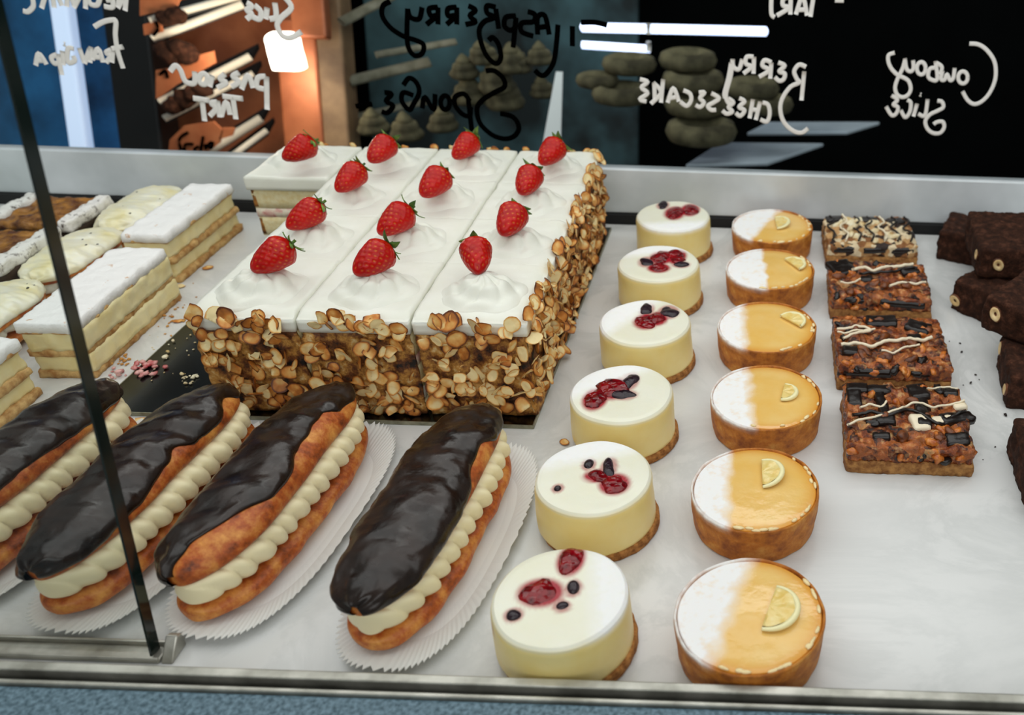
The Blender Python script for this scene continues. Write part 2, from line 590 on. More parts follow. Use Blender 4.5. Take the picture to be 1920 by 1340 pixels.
rail = thing('front_rail', 'long steel rail with a black groove along the front of the marble shelf', 'rail', (-0.3, 0.285, 0))
def lb(name, mat, x0, x1, y0, y1, z0, z1, par, bv=0.0012):
    m = MB(); c = par.location if par else Vector((0, 0, 0))
    m.box(x0 - c.x, x1 - c.x, y0 - c.y, y1 - c.y, z0 - c.z, z1 - c.z)
    return bevel(m.build(name, mat, par), bv)
lb('steel_lip', M['steel'], -1.05, 0.45, 0.2857, 0.2911, -0.02, 0.0222, rail, .0008)
lb('black_groove', M['black'], -1.05, 0.45, 0.2818, 0.2857, -0.02, 0.0150, rail, .0005)
lb('steel_trim', M['steel'], -1.05, 0.45, 0.2791, 0.2818, -0.02, 0.0205, rail, .0008)
m = MB(); m.box(-1.05, 0.45, 0.14, 0.2790, -0.05, 0.0190)
tag(bevel(m.build('front_ledge', M['enamel']), 0.002), 'speckled blue-grey ledge in front of the steel rail', 'ledge')

ups = thing('rear_upstand', 'pale grey upstand along the back of the marble shelf', 'upstand', (-0.3, 0.893, 0))
lb('upstand_panel', M['upstand'], -1.05, 0.45, 0.891, 0.905, 0.011, 0.060, ups, 0.001)
lb('black_seal', M['blackgap'], -1.05, 0.45, 0.8865, 0.902, -0.012, 0.0105, ups, 0.0005)

# smoked rear glass leaning away from the shelf, reflected lettering drawn on it as strokes
PT = math.radians(9)
pane_o = Vector((0, 0.896, 0.0605))
pane_u = Vector((0, math.sin(PT), math.cos(PT)))
pane_n = Vector((0, -math.cos(PT), math.sin(PT)))
rp = thing('rear_glass', 'smoked rear glass with reflected hand lettering drawn on it above the grey upstand', 'glass panel', tuple(pane_o))
m = MB()
for a in (0.0,):
    V = [Vector((x, 0, 0)) + pane_u * h - pane_n * d for d in (0, 0.004) for h in (0, 0.42) for x in (-1.05, 0.45)]
m.add(V, [(0, 1, 3, 2), (4, 6, 7, 5), (0, 4, 5, 1), (2, 3, 7, 6), (0, 2, 6, 4), (1, 5, 7, 3)])
# only the front face mirrors: keep one sheet so that it reads as a single clean reflection
po = obj('glass_sheet', V[:4], [(0, 1, 3, 2)], M['smoked'], rp, False)
tm = MB(); tm.add([p for p in V[2:4]] + [p for p in V[6:8]], [(0, 1, 3, 2)])


def on_pane(px, py, lift=0.0004):
    o_, r = ray(px, py)
    t_ = (pane_o - o_).dot(pane_n) / r.dot(pane_n)
    return o_ + r * t_ + pane_n * lift


def ell(cx, cy, rx, ry, n=12):
    return [(cx + rx * math.cos(2 * PI * i / n), cy + ry * math.sin(2 * PI * i / n)) for i in range(n + 1)]


def letter(label, strokes, sc, ox, oy, width, mat):
    mb = MB()
    for st in strokes:
        if len(st) == 1:
            st = [st[0], (st[0][0] + 3, st[0][1] + 3), (st[0][0] + 6, st[0][1] + 2)]
        P = catmull([(x / sc + ox, y / sc + oy, 0) for x, y in st], 5)
        W = [on_pane(p.x, p.y) - pane_o for p in P]
        mb.tube(W, width, 8, (pane_n, 0.16))
    return tag(mb.build('lettering', mat, rp, True), label)


WH, BK = M['lettering_white'], M['lettering_black']  # lit reflections drawn white, unlit ones black
letter('white lettering reading COWBOY SLICE drawn as a reflection', [
    [(1150, 185), (1250, 195), (1340, 255), (1420, 370), (1440, 500), (1420, 620), (1360, 740), (1280, 820), (1200, 845), (1130, 800), (1075, 705)],
    ell(1080, 555, 52, 66), [(990, 450), (975, 560), (940, 585), (905, 520), (880, 580), (840, 570), (860, 480)],
    [(780, 375), (800, 570), (740, 580), (700, 540), (720, 460), (780, 450)], [(780, 390), (850, 440), (830, 520)], ell(625, 455, 48, 68),
    [(535, 365), (540, 450), (510, 490), (465, 460), (445, 345)],
    [(450, 350), (420, 460), (370, 560), (340, 660), (360, 740), (420, 770), (480, 745), (510, 680), (490, 600), (440, 560), (370, 530), (300, 460), (265, 380), (270, 310), (335, 285)],
    [(800, 810), (850, 820), (865, 880), (800, 920), (720, 960), (670, 1030), (690, 1110), (750, 1160), (830, 1160), (875, 1100), (860, 1040), (800, 1040), (760, 1065)],
    [(695, 790), (665, 970), (590, 950)], [(580, 840), (540, 980)], [(615, 740)], [(470, 800), (510, 830), (500, 930), (450, 990), (400, 910)],
    [(300, 750), (365, 800), (320, 850), (370, 880), (350, 950), (300, 965), (240, 870)]], 5.827, 1620, 50, 0.0020, WH)
letter('white lettering reading BERRY CHEESECAKE drawn as a reflection', [
    [(1665, 640), (1640, 900)], [(1680, 600), (1620, 580), (1575, 640), (1600, 710), (1620, 740), (1540, 780), (1470, 880), (1450, 980), (1480, 1090), (1560, 1170), (1640, 1190), (1700, 1150)],
    [(1430, 560), (1490, 590), (1440, 640), (1490, 660), (1480, 710), (1440, 725), (1400, 690)],
    [(1370, 560), (1360, 705)], [(1370, 560), (1310, 540), (1290, 590), (1350, 630), (1260, 690)],
    [(1215, 510), (1210, 660)], [(1210, 510), (1150, 510), (1140, 570), (1190, 600), (1120, 660)],
    [(1110, 530), (1080, 620), (1030, 600), (1020, 530)], [(1025, 530), (1005, 680), (965, 830), (970, 900), (1000, 940)], [(1010, 560), (985, 700), (950, 830), (955, 880)],
    [(1290, 920), (1340, 940), (1355, 1020), (1330, 1090), (1270, 1070)], [(1270, 910), (1230, 1075)], [(1205, 890), (1175, 1060)], [(1260, 990), (1185, 980)],
    [(1080, 880), (1130, 910), (1080, 960), (1130, 990), (1090, 1040), (1050, 1010)], [(980, 880), (1030, 920), (985, 960), (1020, 1000), (970, 1020), (930, 990)],
    [(830, 835), (900, 880), (850, 920), (800, 950), (830, 985), (875, 985)], [(720, 830), (770, 830), (730, 880), (765, 920), (730, 960), (690, 940)],
    [(580, 810), (640, 840), (650, 900), (610, 950), (550, 910)], [(540, 910), (490, 790), (440, 920)], [(460, 880), (520, 870)],
    [(400, 710), (380, 920)], [(310, 740), (380, 830), (290, 930)], [(320, 740), (325, 900)], [(190, 710), (260, 735), (205, 785), (260, 835), (190, 890), (250, 910)]], 4.785, 1160, 0, 0.0022, WH)
letter('white lettering reading TART drawn as a reflection at the top', [
    [(1790, -40), (1700, -45)], [(1750, -40), (1720, 150)], [(1690, 140), (1650, -30), (1590, 130)], [(1610, 90), (1680, 85)], [(1545, -30), (1540, 130)], [(1545, -30), (1480, -10), (1475, 50), (1530, 70), (1420, 140)], [(1370, -40), (1370, 120), (1400, 155)],
    [(1940, 3), (2020, 5)]], 4.785, 1160, 0, 0.0022, WH)
letter('black lettering reading RASPBERRY SPONGE drawn as an unlit reflection', [
    [(1840, 175), (1760, 155), (1660, 155)], [(1600, 180), (1600, 320)], [(1500, 170), (1490, 300), (1470, 430), (1420, 510), (1380, 520), (1340, 485)],
    [(1440, 240), (1410, 110), (1360, 120), (1360, 240)], [(1440, 180), (1370, 190)], [(1290, 80), (1340, 100), (1330, 150), (1250, 160), (1250, 220), (1330, 250)],
    [(1210, 120), (1190, 330)], [(1210, 110), (1140, 120), (1130, 180), (1170, 210), (1210, 190)],
    [(1070, 60), (1090, 200)], [(1070, 50), (1010, 40), (1010, 90), (1060, 120), (990, 150), (955, 210), (970, 300), (1010, 390), (1070, 440), (1105, 400), (1090, 310), (1050, 260), (1020, 280)],
    [(880, 40), (930, 70), (890, 110), (930, 150), (860, 170)], [(800, 50), (800, 170)], [(800, 50), (740, 60), (740, 110), (790, 110), (730, 170)],
    [(670, 50), (670, 170)], [(670, 50), (610, 60), (620, 110), (660, 110), (590, 170)], [(560, 50), (540, 130), (480, 120), (460, 60)],
    [(460, 60), (455, 250), (470, 340), (510, 385), (560, 370), (570, 310), (520, 280), (430, 250), (340, 190), (285, 110), (290, 40), (340, 10)],
    [(1000, 490), (1060, 490), (1120, 540), (1130, 600), (1060, 640), (980, 690), (940, 750), (960, 850), (1040, 930), (1130, 960), (1200, 940), (1230, 880), (1190, 810), (1100, 785)],
    [(880, 690), (905, 910)], [(890, 700), (850, 650), (790, 670), (790, 730), (840, 790), (890, 800), (895, 740)], ell(720, 710, 32, 48), [(650, 650), (640, 760), (580, 670), (560, 750)],
    [(500, 660), (430, 640), (420, 700), (470, 760), (500, 720), (540, 640), (520, 570), (470, 540), (430, 590)], [(300, 640), (350, 650), (310, 700), (360, 730), (320, 780), (280, 770)],
    [(100, 735), (215, 720)]], 3.692, 640, 0, 0.0026, BK)
letter('white lettering reading PASSION TART drawn as a reflection', [
    [(1005, 600), (1010, 860)], [(1000, 600), (940, 610), (930, 680), (990, 700)], [(900, 690), (860, 590), (810, 700)], [(790, 570), (740, 600), (790, 640), (730, 680)],
    [(680, 580), (640, 620), (690, 650), (620, 690)], [(580, 590), (560, 680)], ell(510, 620, 33, 42), [(440, 560), (440, 650), (370, 640), (330, 550), (290, 515), (250, 560)],
    [(820, 775), (660, 755)], [(740, 760), (765, 935)], [(720, 900), (690, 800), (650, 910)], [(620, 790), (640, 920)], [(620, 800), (570, 810), (610, 850), (560, 910)], [(560, 790), (430, 770)], [(500, 790), (520, 950)]], 4.1875, 260, 0, 0.0028, WH)
letter('white lettering reading SLICE drawn as a reflection beside the lamp', [
    [(1150, -20), (1200, 60), (1120, 140), (1090, 200), (1130, 280), (1200, 295), (1280, 250)], [(1070, 20), (1080, 130), (1030, 150)], [(1010, 60), (1000, 150)], [(910, 40), (960, 90), (950, 150), (890, 130)],
    [(850, 20), (890, 50), (850, 80), (890, 110), (850, 150)]], 4.1875, 260, 0, 0.0028, WH)
letter('white lettering reading FRANGIPANE drawn as a reflection', [
    [(970, 275), (1060, 225), (1150, 205), (1190, 220), (1185, 350), (1200, 480), (1225, 580), (1265, 700)], [(1265, 480), (1150, 500)], [(1160, 520), (1150, 640)], [(1150, 510), (1090, 540), (1135, 580), (1090, 640)],
    [(1060, 640), (1010, 500), (950, 610)], [(1040, 590), (980, 585)], [(935, 480), (925, 640)], [(925, 500), (870, 650)], [(870, 650), (815, 490)], [(760, 500), (700, 500), (700, 640), (770, 620), (750, 570)], [(640, 520), (655, 670)], [(662, 450)], [(590, 550), (640, 770)], [(590, 560), (530, 590), (560, 650), (610, 640)],
    [(480, 660), (400, 550), (370, 670)], [(440, 620), (385, 620)]], 5.469, 0, 0, 0.0025, WH)
letter('white lettering reading NECTARINE drawn as a reflection, cut by the top of the view', [
    [(1300, -60), (1285, 110)], [(1290, -50), (1210, 80)], [(1215, 80), (1225, -60)], [(1150, -60), (1160, 70), (1070, 65)], [(1150, 0), (1090, 0)], [(1030, -30), (1000, 50), (930, 40), (905, -30)], [(880, -60), (880, 90)], [(830, -60), (760, 80)], [(770, 70), (720, -60)], [(690, -40), (690, 70)], [(640, 60), (600, -30)], [(560, 80), (540, -60)], [(470, -60), (430, 85)], [(330, -40), (345, 60), (290, 120), (240, 110)]], 5.469, 0, 0, 0.0025, WH)

# front glass at the left, leaning in, standing in a steel channel
GT = math.radians(13)
gu = Vector((0, math.sin(GT), math.cos(GT)))
gn = Vector((0, -math.cos(GT), math.sin(GT)))
gx, gy = -0.3265, 0.3135
fg = thing('front_glass', 'clear sloping front glass on the left, standing in the steel channel', 'glass panel', (gx, gy, 0.0030))
obj('glass_sheet', [Vector((x, 0, 0)) + gu * h for h in (0, 0.62) for x in (-0.72, -0.0005)], [(0, 1, 3, 2)], M['clear'], fg, False)
V = [Vector((x, 0, 0)) + gu * h + gn * d for d in (-0.0034, 0.0034) for h in (0, 0.62) for x in (-0.0012, 0.0)]
eo = MB(); eo.add(V, [(0, 1, 3, 2), (4, 6, 7, 5), (0, 4, 5, 1), (2, 3, 7, 6), (0, 2, 6, 4), (1, 5, 7, 3)])
tag(eo.build('polished_edge', M['glassedge'], fg), 'dark green cut edge of the glass')

ch = thing('glass_channel', 'steel channel with an end clamp holding the sloping front glass', 'channel', (-0.5, gy, 0))
lb('channel_base', M['steel'], -1.05, gx + 0.004, gy - 0.0053, gy + 0.0065, 0.0003, 0.0025, ch)
lb('rear_lip', M['steel'], -1.05, gx + 0.004, gy + 0.0047, gy + 0.0065, 0.0025, 0.0055, ch, .0005)
lb('front_lip', M['steel'], -1.05, gx + 0.004, gy - 0.0053, gy - 0.0042, 0.0025, 0.0045, ch, .0004)
m = MB()
prof = [(-0.0055, 0), (0.0085, 0), (0.0085, 0.0090), (0.005, 0.0105)]
V = [(x, y, z + 0.0004) for x in (gx + 0.0045 + 0.5, gx + 0.0110 + 0.5) for y, z in prof]
m.add(V, [(3, 2, 1, 0), (4, 5, 6, 7), (0, 1, 5, 4), (1, 2, 6, 5), (2, 3, 7, 6), (3, 0, 4, 7)])
bevel(m.build('end_clamp', M['steel'], ch), 0.0008)

# ================================================================ BEHIND THE REAR GLASS: ROOM, AND REFLECTIONS BUILT AS OBJECTS
LEAN = math.radians(20)  # uprights lean as their reflections do
m = MB(); m.box(-2.6, 1.6, 2.05, 2.1, -1.0, 1.4)
struct(m.build('wall_back', M['wall']))
m = MB(); m.box(-2.6, 1.6, -1.8, 2.05, -1.02, -1.0)
struct(m.build('floor', M['floor']))


def leaning(base, wd, dp, ht, name, mat, par=None):
    """upright member leaning back with its foot centre at base"""
    b = Vector(base)
    rot = Matrix.Rotation(-LEAN, 3, 'X')
    mb = MB()
    mb.box(-wd / 2, wd / 2, -dp / 2, dp / 2, 0, ht, Matrix.Rotation(-LEAN, 4, 'X'))
    o_ = mb.build(name, mat, par)
    o_.location = b - (par.location if par else Vector((0, 0, 0)))
    return bevel(o_, 0.004)


def up_(p, h):
    return p + Vector((0, math.sin(LEAN), math.cos(LEAN))) * h


YB = 1.30
# reflections at the left, built as a blue panel, glowing tube and posts
pA, pB = at_y(0, 330, YB + .05), at_y(262, 330, YB + .05)
bp = leaning(((pA.x + pB.x) / 2 - .2, YB + .06, -0.30), pB.x - pA.x + .4, 0.02, 0.95, 'reflected_blue_panel', M['bluewall'])
tag(bp, 'deep blue panel built for a reflection behind the rear glass at the far left', 'panel')
p = at_y(128, 330, YB)
tb = leaning((p.x, YB - 0.005, p.z - .12), 0.028, 0.02, 0.75, 'reflection_tube', M['bluetube'])
tag(tb, 'glowing upright white tube built for a reflection, in front of the deep blue panel', 'lamp')
p = at_y(270, 315, YB)
tag(leaning((p.x, YB - .02, p.z - .12), 0.066, 0.05, 0.75, 'reflected_black_post', M['blackpost']), 'reflected black post built between the blue panel and the copper rack', 'post')
p = at_y(632, 300, YB)
tag(leaning((p.x, YB - .02, p.z - .12), 0.040, 0.04, 0.75, 'reflected_beige_post', M['beige']), 'reflected beige post built to the right of the glowing lamp', 'post')

# reflection of a copper pastry rack, built as shelves behind the glass
rk = thing('reflected_rack', 'reflected copper rack of slanting white-edged shelves, built behind the rear glass', 'rack', tuple(at_y(440, 310, YB)))
rl = rk.location
a_, b_ = at_y(296, 340, YB + .12), at_y(600, 340, YB + .12)
leaning(((a_.x + b_.x) / 2, YB + .13, a_.z - .1), b_.x - a_.x + .03, 0.012, 0.75, 'rack_back', M['copper'], rk)


def shelf_bar(p0, p1, th, par):
    """pale slanting shelf edge, near end p0, far end p1 (pixels of the photograph)"""
    A, B = at_y(*p0, YB - .01), at_y(*p1, YB + .06)
    mb = MB(); mb.tube([A - rl, B - rl], th, 8)
    mb.build('shelf_edge', M['shelfedge'], par, True)
    d = Vector((0.0, 0.03, 0.012))
    mb = MB(); mb.add([A - rl, B - rl, B - rl + d, A - rl + d, A - rl - Vector((0, 0, .008)), B - rl - Vector((0, 0, .008)), B - rl + d - Vector((0, 0, .008)), A - rl + d - Vector((0, 0, .008))],
           [(0, 1, 2, 3), (7, 6, 5, 4), (0, 4, 5, 1), (1, 5, 6, 2), (2, 6, 7, 3), (3, 7, 4, 0)])
    mb.build('shelf_board', M['blackpost'], par)


for p0, p1, th in (((280, 38), (450, -8), .005), ((285, 72), (455, 8), .006), ((300, 192), (470, 106), .006), ((308, 222), (475, 138), .005), ((345, 312), (490, 222), .007), ((405, 315), (500, 245), .005)):
    shelf_bar(p0, p1, th, rk)


def card(corners, word, par):
    P = [at_y(*c_, YB - .012) - rl for c_ in corners]
    q = [p_ + Vector((0, .003, 0)) for p_ in P]
    n_ = len(P)
    mb = MB(); mb.add(P + q, [tuple(range(n_)), tuple(range(2 * n_ - 1, n_ - 1, -1))] + [(i, i + n_, (i + 1) % n_ + n_, (i + 1) % n_) for i in range(n_)])
    c_ = mb.build('price_card', M['cardboard'], par)
    if word:
        mb = MB()
        for st in word:
            mb.tube([at_y(x, y, YB - .0135) - rl for x, y in [(p_.x, p_.y) for p_ in catmull([(x, y, 0) for x, y in st], 4)]], 0.0021, 6)
        mb.build('card_lettering', M['lettering_black'], c_, True)


card([(312, 318), (318, 262), (345, 236), (400, 228), (418, 245), (412, 268), (345, 318)],
     [[(345, 300), (336, 262), (352, 248)], [(362, 270), (346, 272), (350, 296), (362, 286)], [(372, 274), (364, 280), (370, 288)], [(376, 284), (381, 256)], [(385, 270), (386, 280)], [(396, 266), (390, 272), (396, 278), (399, 266)]], rk)
card([(410, 262), (418, 240), (440, 240), (436, 254)], None, rk)
card([(292, 185), (292, 132), (318, 128), (340, 112), (400, 96), (404, 118), (330, 160), (300, 182)], [[(300, 140), (310, 132), (314, 146)]], rk)
card([(270, 66), (268, 46), (300, 38), (305, 60)], [[(292, 40), (296, 54), (288, 66)], [(308, 30), (316, 44), (322, 30)]], rk)
card([(262, 30), (262, -6), (340, -6), (330, 14)], None, rk)
# dark pastries on the rack shelves
for k, (px, py, s_) in enumerate(((318, 98, .016), (338, 92, .014), (352, 104, .013), (326, 196, .013), (345, 186, .012), (362, 176, .012), (380, 168, .011), (312, 36, .011), (330, 28, .011))):
    V, Fc = blob(s_ * 1.3, s_, s_, k, .2)
    o = obj('dark_pastry', xf(V, at_y(px, py, YB - .014)), Fc, M['brownie'])
    tag(o, 'small dark pastry on the slanting shelves of the copper rack', 'pastry', 'dark pastries on the copper rack')

lp = at_y(535, 95, YB)  # lamp reflection, built as a glowing box on a column
ct = thing('reflected_lamp', 'reflected glowing square lamp on a copper column, built behind the rear glass', 'lamp', tuple(lp))
leaning((at_y(560, 300, YB).x, YB + .0, at_y(560, 300, YB).z - .10), 0.062, 0.03, 0.30, 'copper_column', M['copper'], ct)
leaning((at_y(548, 0, YB).x, lp.y + .03, lp.z + .01), 0.05, 0.02, 0.3, 'upper_column', M['copper'], ct)
V, Fc = rough_box(.046, .03, .050, .001, 40, 1, .005, .011, z0=-.025)
obj('lamp_glass', V, Fc, M['bulb'], ct)
pl = bpy.data.lights.new('lamp_glow', 'POINT'); pl.energy = 1.3; pl.color = (1, .82, .62); pl.shadow_soft_size = .03
plo = bpy.data.objects.new('lamp_glow', pl); COL.objects.link(plo); plo.location = lp + Vector((-.05, -.07, .0))

# reflections on the right, built as dim slabs, rings, heaps, a taper and a panel
pA, pB = at_y(655, 300, YB + .2), at_y(1180, 300, YB + .2)
tp = leaning(((pA.x + pB.x) / 2, YB + .22, pA.z - .25), pB.x - pA.x, 0.02, 0.85, 'reflection_panel', M['teal'])
tag(tp, 'dim teal panel built for reflected haze behind the rear glass above the cake', 'panel')


def tray(corners, y0, y1, label):
    P = [at_y(px, py, y0 if i < 2 else y1) for i, (px, py) in enumerate(corners)]
    mb = MB()
    mb.add(P + [p_ - Vector((0, 0, .006)) for p_ in P], [(0, 1, 2, 3), (7, 6, 5, 4), (0, 4, 5, 1), (1, 5, 6, 2), (2, 6, 7, 3), (3, 7, 4, 0)])
    tag(bevel(mb.build('reflection_slab', M['tray']), .002), label, 'tray')


tray([(1285, 308), (1440, 304), (1545, 268), (1350, 266)], 1.20, 1.32, 'pale slab built for a reflection behind the rear glass below the cheesecake lettering, nearer of two')
tray([(1400, 248), (1590, 246), (1650, 228), (1440, 228)], 1.36, 1.44, 'pale slab built for a reflection behind the rear glass below the cheesecake lettering, further of two')
tray([(1030, 345), (1370, 345), (1350, 318), (1050, 310)], 1.08, 1.14, 'pale slab built for a reflection just behind the grey upstand beside the cake')
for k, (p0, p1, th) in enumerate((((640, 42), (735, -8), .009), ((705, 103), (855, 78), .006), ((655, 152), (805, 116), .009), ((640, 225), (800, 190), .006))):
    A, B = at_y(*p0, YB + .06), at_y(*p1, YB + .14)
    c_ = (A + B) / 2
    mb = MB(); mb.tube([A - c_, B - c_], th, 8, (Vector((0, -.8, .6)), .5))
    tag(mb.build('reflection_slat', M['slat'], None, True, loc=tuple(c_)), 'dim pale slat built for a reflected streak behind the rear glass right of the beige post', 'slat', 'dim slats built for reflected streaks behind the rear glass')
A, B = at_y(1030, 285, 1.25), at_y(1046, 135, 1.32)
mb = MB()
V = [A + Vector((-.012, 0, 0)), A + Vector((.016, 0, 0)), B + Vector((.007, 0, 0)), B + Vector((-.003, 0, 0))]
mb.add(V + [p_ + Vector((0, .003, 0)) for p_ in V], [(0, 1, 2, 3), (7, 6, 5, 4), (0, 4, 5, 1), (1, 5, 6, 2), (2, 6, 7, 3), (3, 7, 4, 0)])
tag(mb.build('reflection_taper', M['whitecard']), 'tall white taper built for a reflection behind the rear glass above the rightmost strawberry', 'card')
for k, (px, py, r_) in enumerate(((1290, 112, .030), (1300, 150, .032), (1305, 195, .032), (1315, 245, .036), (1180, 120, .028), (1165, 175, .030), (1410, 165, .028), (1440, 195, .026), (1120, 150, .022))):
    p_ = at_y(px, py, 1.38 - .0006 * py)
    pts = [Vector((r_ * math.cos(2 * PI * i / 28), r_ * .8 * math.sin(2 * PI * i / 28), 0)) for i in range(29)]
    mb = MB(); mb.tube(pts, r_ * .42, 8)
    tag(mb.build('reflection_ring', M['olive'], None, True, loc=tuple(p_)), 'dim ring built for a reflected cheesecake behind the rear glass', 'pastry', 'rings built for reflections behind the rear glass')
for k, (px, py, r_) in enumerate(((870, 128, .022), (905, 100, .022), (930, 148, .030), (960, 112, .026), (975, 118, .020), (1012, 102, .020), (880, 170, .028), (945, 178, .030), (1015, 165, .020), (700, 230, .024), (760, 240, .026), (830, 225, .024))):
    p_ = at_y(px, py, 1.34)
    V, Fc = lathe([(0, -r_ * .6), (r_ * .85, -r_ * .6), (r_, -r_ * .35), (r_ * .78, -.02 * r_), (r_ * .80, .08 * r_), (r_ * .72, .28 * r_), (r_ * .48, .42 * r_), (r_ * .5, .52 * r_), (r_ * .3, .75 * r_), (r_ * .1, .95 * r_), (0, r_)], 28, .0035, 40, k + 50, 2)
    tag(obj('reflection_heap', V, Fc, M['olive'], None, True, None, tuple(p_)), 'dim heap built for a reflection behind the rear glass', 'pastry', 'heaps built for reflections behind the rear glass')

# lamp reflections on the right, built as glowing rods
for (x0, x1, y, r, lab) in ((1088, 1440, 55, .0075, 'longer glowing rod built for a lamp reflection behind the rear glass, upper of the two'), (1090, 1220, 88, .0062, 'shorter glowing rod built for a lamp reflection behind the rear glass, lower of the two')):
    A, B = at_y(x0, y - 4, 1.5), at_y(x1, y + 4, 1.5)
    c_ = (A + B) / 2
    mb = MB(); mb.tube([A - c_, (A - c_) * .98, (B - c_) * .98, B - c_], [r * .4, r, r, r * .4], 12)
    th_ = thing('reflection_tube', lab, 'lamp', tuple(c_))
    mb.build('reflection_rod', M['tube'], th_, True)
    mb = MB(); mb.tube([at_y(1216, y - 14 + 4, 1.495) - c_, at_y(1216, y + 8, 1.495) - c_], .004, 8)
    mb.build('tube_clip', M['shelfedge'], th_, True)

# ================================================================ THE STRAWBERRY CREAM CAKE
BT = 0.0036                                   # thickness of the cake board
cb = thing('cake_board', 'shiny dark foil cake board under the strawberry cream cake', 'cake board', (-0.336, 0.697, 0.0002))
V, Fc = rough_box(0.326, 0.346, BT - 0.0004, 0, 1, 0, 0.02, 0.0006)
obj('board_top', V, Fc, M['board'], cb, False)
mb = MB()
for x0, x1, y0, y1 in ((-.1635, .1635, -.1738, -.1730), (.1630, .1638, -.1735, .1735), (-.1638, -.1630, -.1735, .1735)):
    mb.box(x0, x1, y0, y1, 0, BT - 0.0005)
mb.build('board_edge', M['boardedge'], cb)

SW, SD = 0.0785, 0.0826
COLX = {1: -0.3695, 2: -0.2920, 3: -0.2110, 0: -0.4480}
WID = {1: .0740, 2: .0785, 3: .0785, 0: .0785}
CROT = .022                                   # the cake stands slightly turned on its board


def turned(x, y):
    dx, dy = x + .405, y - .53
    return (-.405 + dx * math.cos(CROT) - dy * math.sin(CROT), .53 + dx * math.sin(CROT) + dy * math.cos(CROT))


ROWY = {1: 0.5715, 2: 0.6548, 3: 0.7381, 4: 0.8214}


def flake_mesh(seed):
    """one shaved almond: thin curved leaf with a ragged outline and a toasted rim"""
    rnd = random.Random(seed)
    na, nr = 16, 4
    rx, ry = rnd.uniform(.0047, .0062), rnd.uniform(.0034, .0046)
    cut = rnd.uniform(-.2, .9)
    bend = rnd.uniform(25, 70)
    V, T, Fc = [], [], []
    for side in (1, -1):
        for i in range(nr + 1):
            for j in range(na):
                a = 2 * PI * j / na
                k = i / nr
                e = 1 + .13 * noise.noise(Vector((math.cos(a) * 1.6, math.sin(a) * 1.6, seed * 3.3)))
                x = rx * k * e * math.cos(a) * (1 + .16 * math.cos(a))
                y = ry * k * e * math.sin(a)
                if cut < .3:
                    x = min(x, rx * (.55 + cut))
                z = bend * (x * x * .5 + y * y * .3) + .0006 * noise.noise(Vector((x * 300, y * 300, seed))) + side * .00028 * (1 - k ** 4)
                V.append((x, y, z))
                T.append(min(1, max(0, .15 + .75 * max(0, k - .72) / .28 + .5 * noise.noise(Vector((x * 220, y * 220, seed + 9))))))
    F1 = grid_faces(nr + 1, na, False, True)
    o2 = (nr + 1) * na
    Fc = F1 + [tuple(i + o2 for i in f[::-1]) for f in F1]
    # close the rim
    for j in range(na):
        a, b = nr * na + j, nr * na + (j + 1) % na
        Fc.append((a, b, b + o2, a + o2))
    return V, Fc, T


FL = []
for k in range(9):
    V, Fc, T = flake_mesh(k + 1)
    o = obj('almond_flake', V, Fc, M['almond'], None, True, {'toast': T})
    FL.append(o)
    COL.objects.unlink(o)


def orient(nrm, roll, tilt, tdir):
    n = Vector(nrm).normalized()
    q = n.to_track_quat('Z', 'Y').to_matrix()
    return (q @ Matrix.Rotation(tdir, 3, 'Z') @ Matrix.Rotation(tilt, 3, 'X') @ Matrix.Rotation(roll, 3, 'Z'))


def add_flakes(par, spots):
    """first hundred flakes are parts of their own, the rest one part"""
    spots = sorted(spots, key=lambda s_: -s_[5])
    extra, et = MB(), []
    for k, (p, nrm, roll, tilt, tdir, sc) in enumerate(spots):
        src = FL[random.randrange(len(FL))]
        rot = orient(nrm, roll, tilt, tdir)
        if k < 100:
            o_ = src.copy()
            COL.objects.link(o_)
            o_.parent = par
            o_.matrix_local = Matrix.Translation(p) @ (rot @ Matrix.Diagonal((sc, sc, sc))).to_4x4()
        else:
            me = src.data
            extra.add([Vector(p) + rot @ (v_.co * sc) for v_ in me.vertices], [tuple(f_.vertices) for f_ in me.polygons])
            et += [x_.value for x_ in me.attributes['toast'].data]
    if extra.v:
        o_ = extra.build('almond_flakes', M['almond'], par, True, attrs={'toast': et})
        o_['kind'] = 'stuff'


def rosette(par, x, y, z, R=0.0300, H=0.0165, seed=0, turn=0.0):
    na, nr = 96, 30
    V = []
    for i in range(nr):
        k = i / (nr - 1)
        for j in range(na):
            a = 2 * PI * j / na
            sw = a * 7 + 9.0 * k + turn
            fold = (abs(math.sin(sw / 2)) ** .6 - .6) * .0036 * math.sin(PI * min(1, k * .98 + .02)) ** 1.2
            step = .0016 * math.sin(k * 15 - a)
            r = R * k * (1 + .05 * math.sin(5 * a + turn) * k + .10 * nz(math.cos(a), math.sin(a), 0, 1.1, seed))
            zz = H * (1 - k ** 1.5) ** 1.25 + fold + step * (1 - k) * k * 3
            if k > .985:
                zz = -.0012
            V.append((x + r * math.cos(a) * 1.06, y + r * math.sin(a), z + zz))
    fs = grid_faces(nr, na, False, True)
    obj('piped_rosette', V, fs, M['cream'], par)


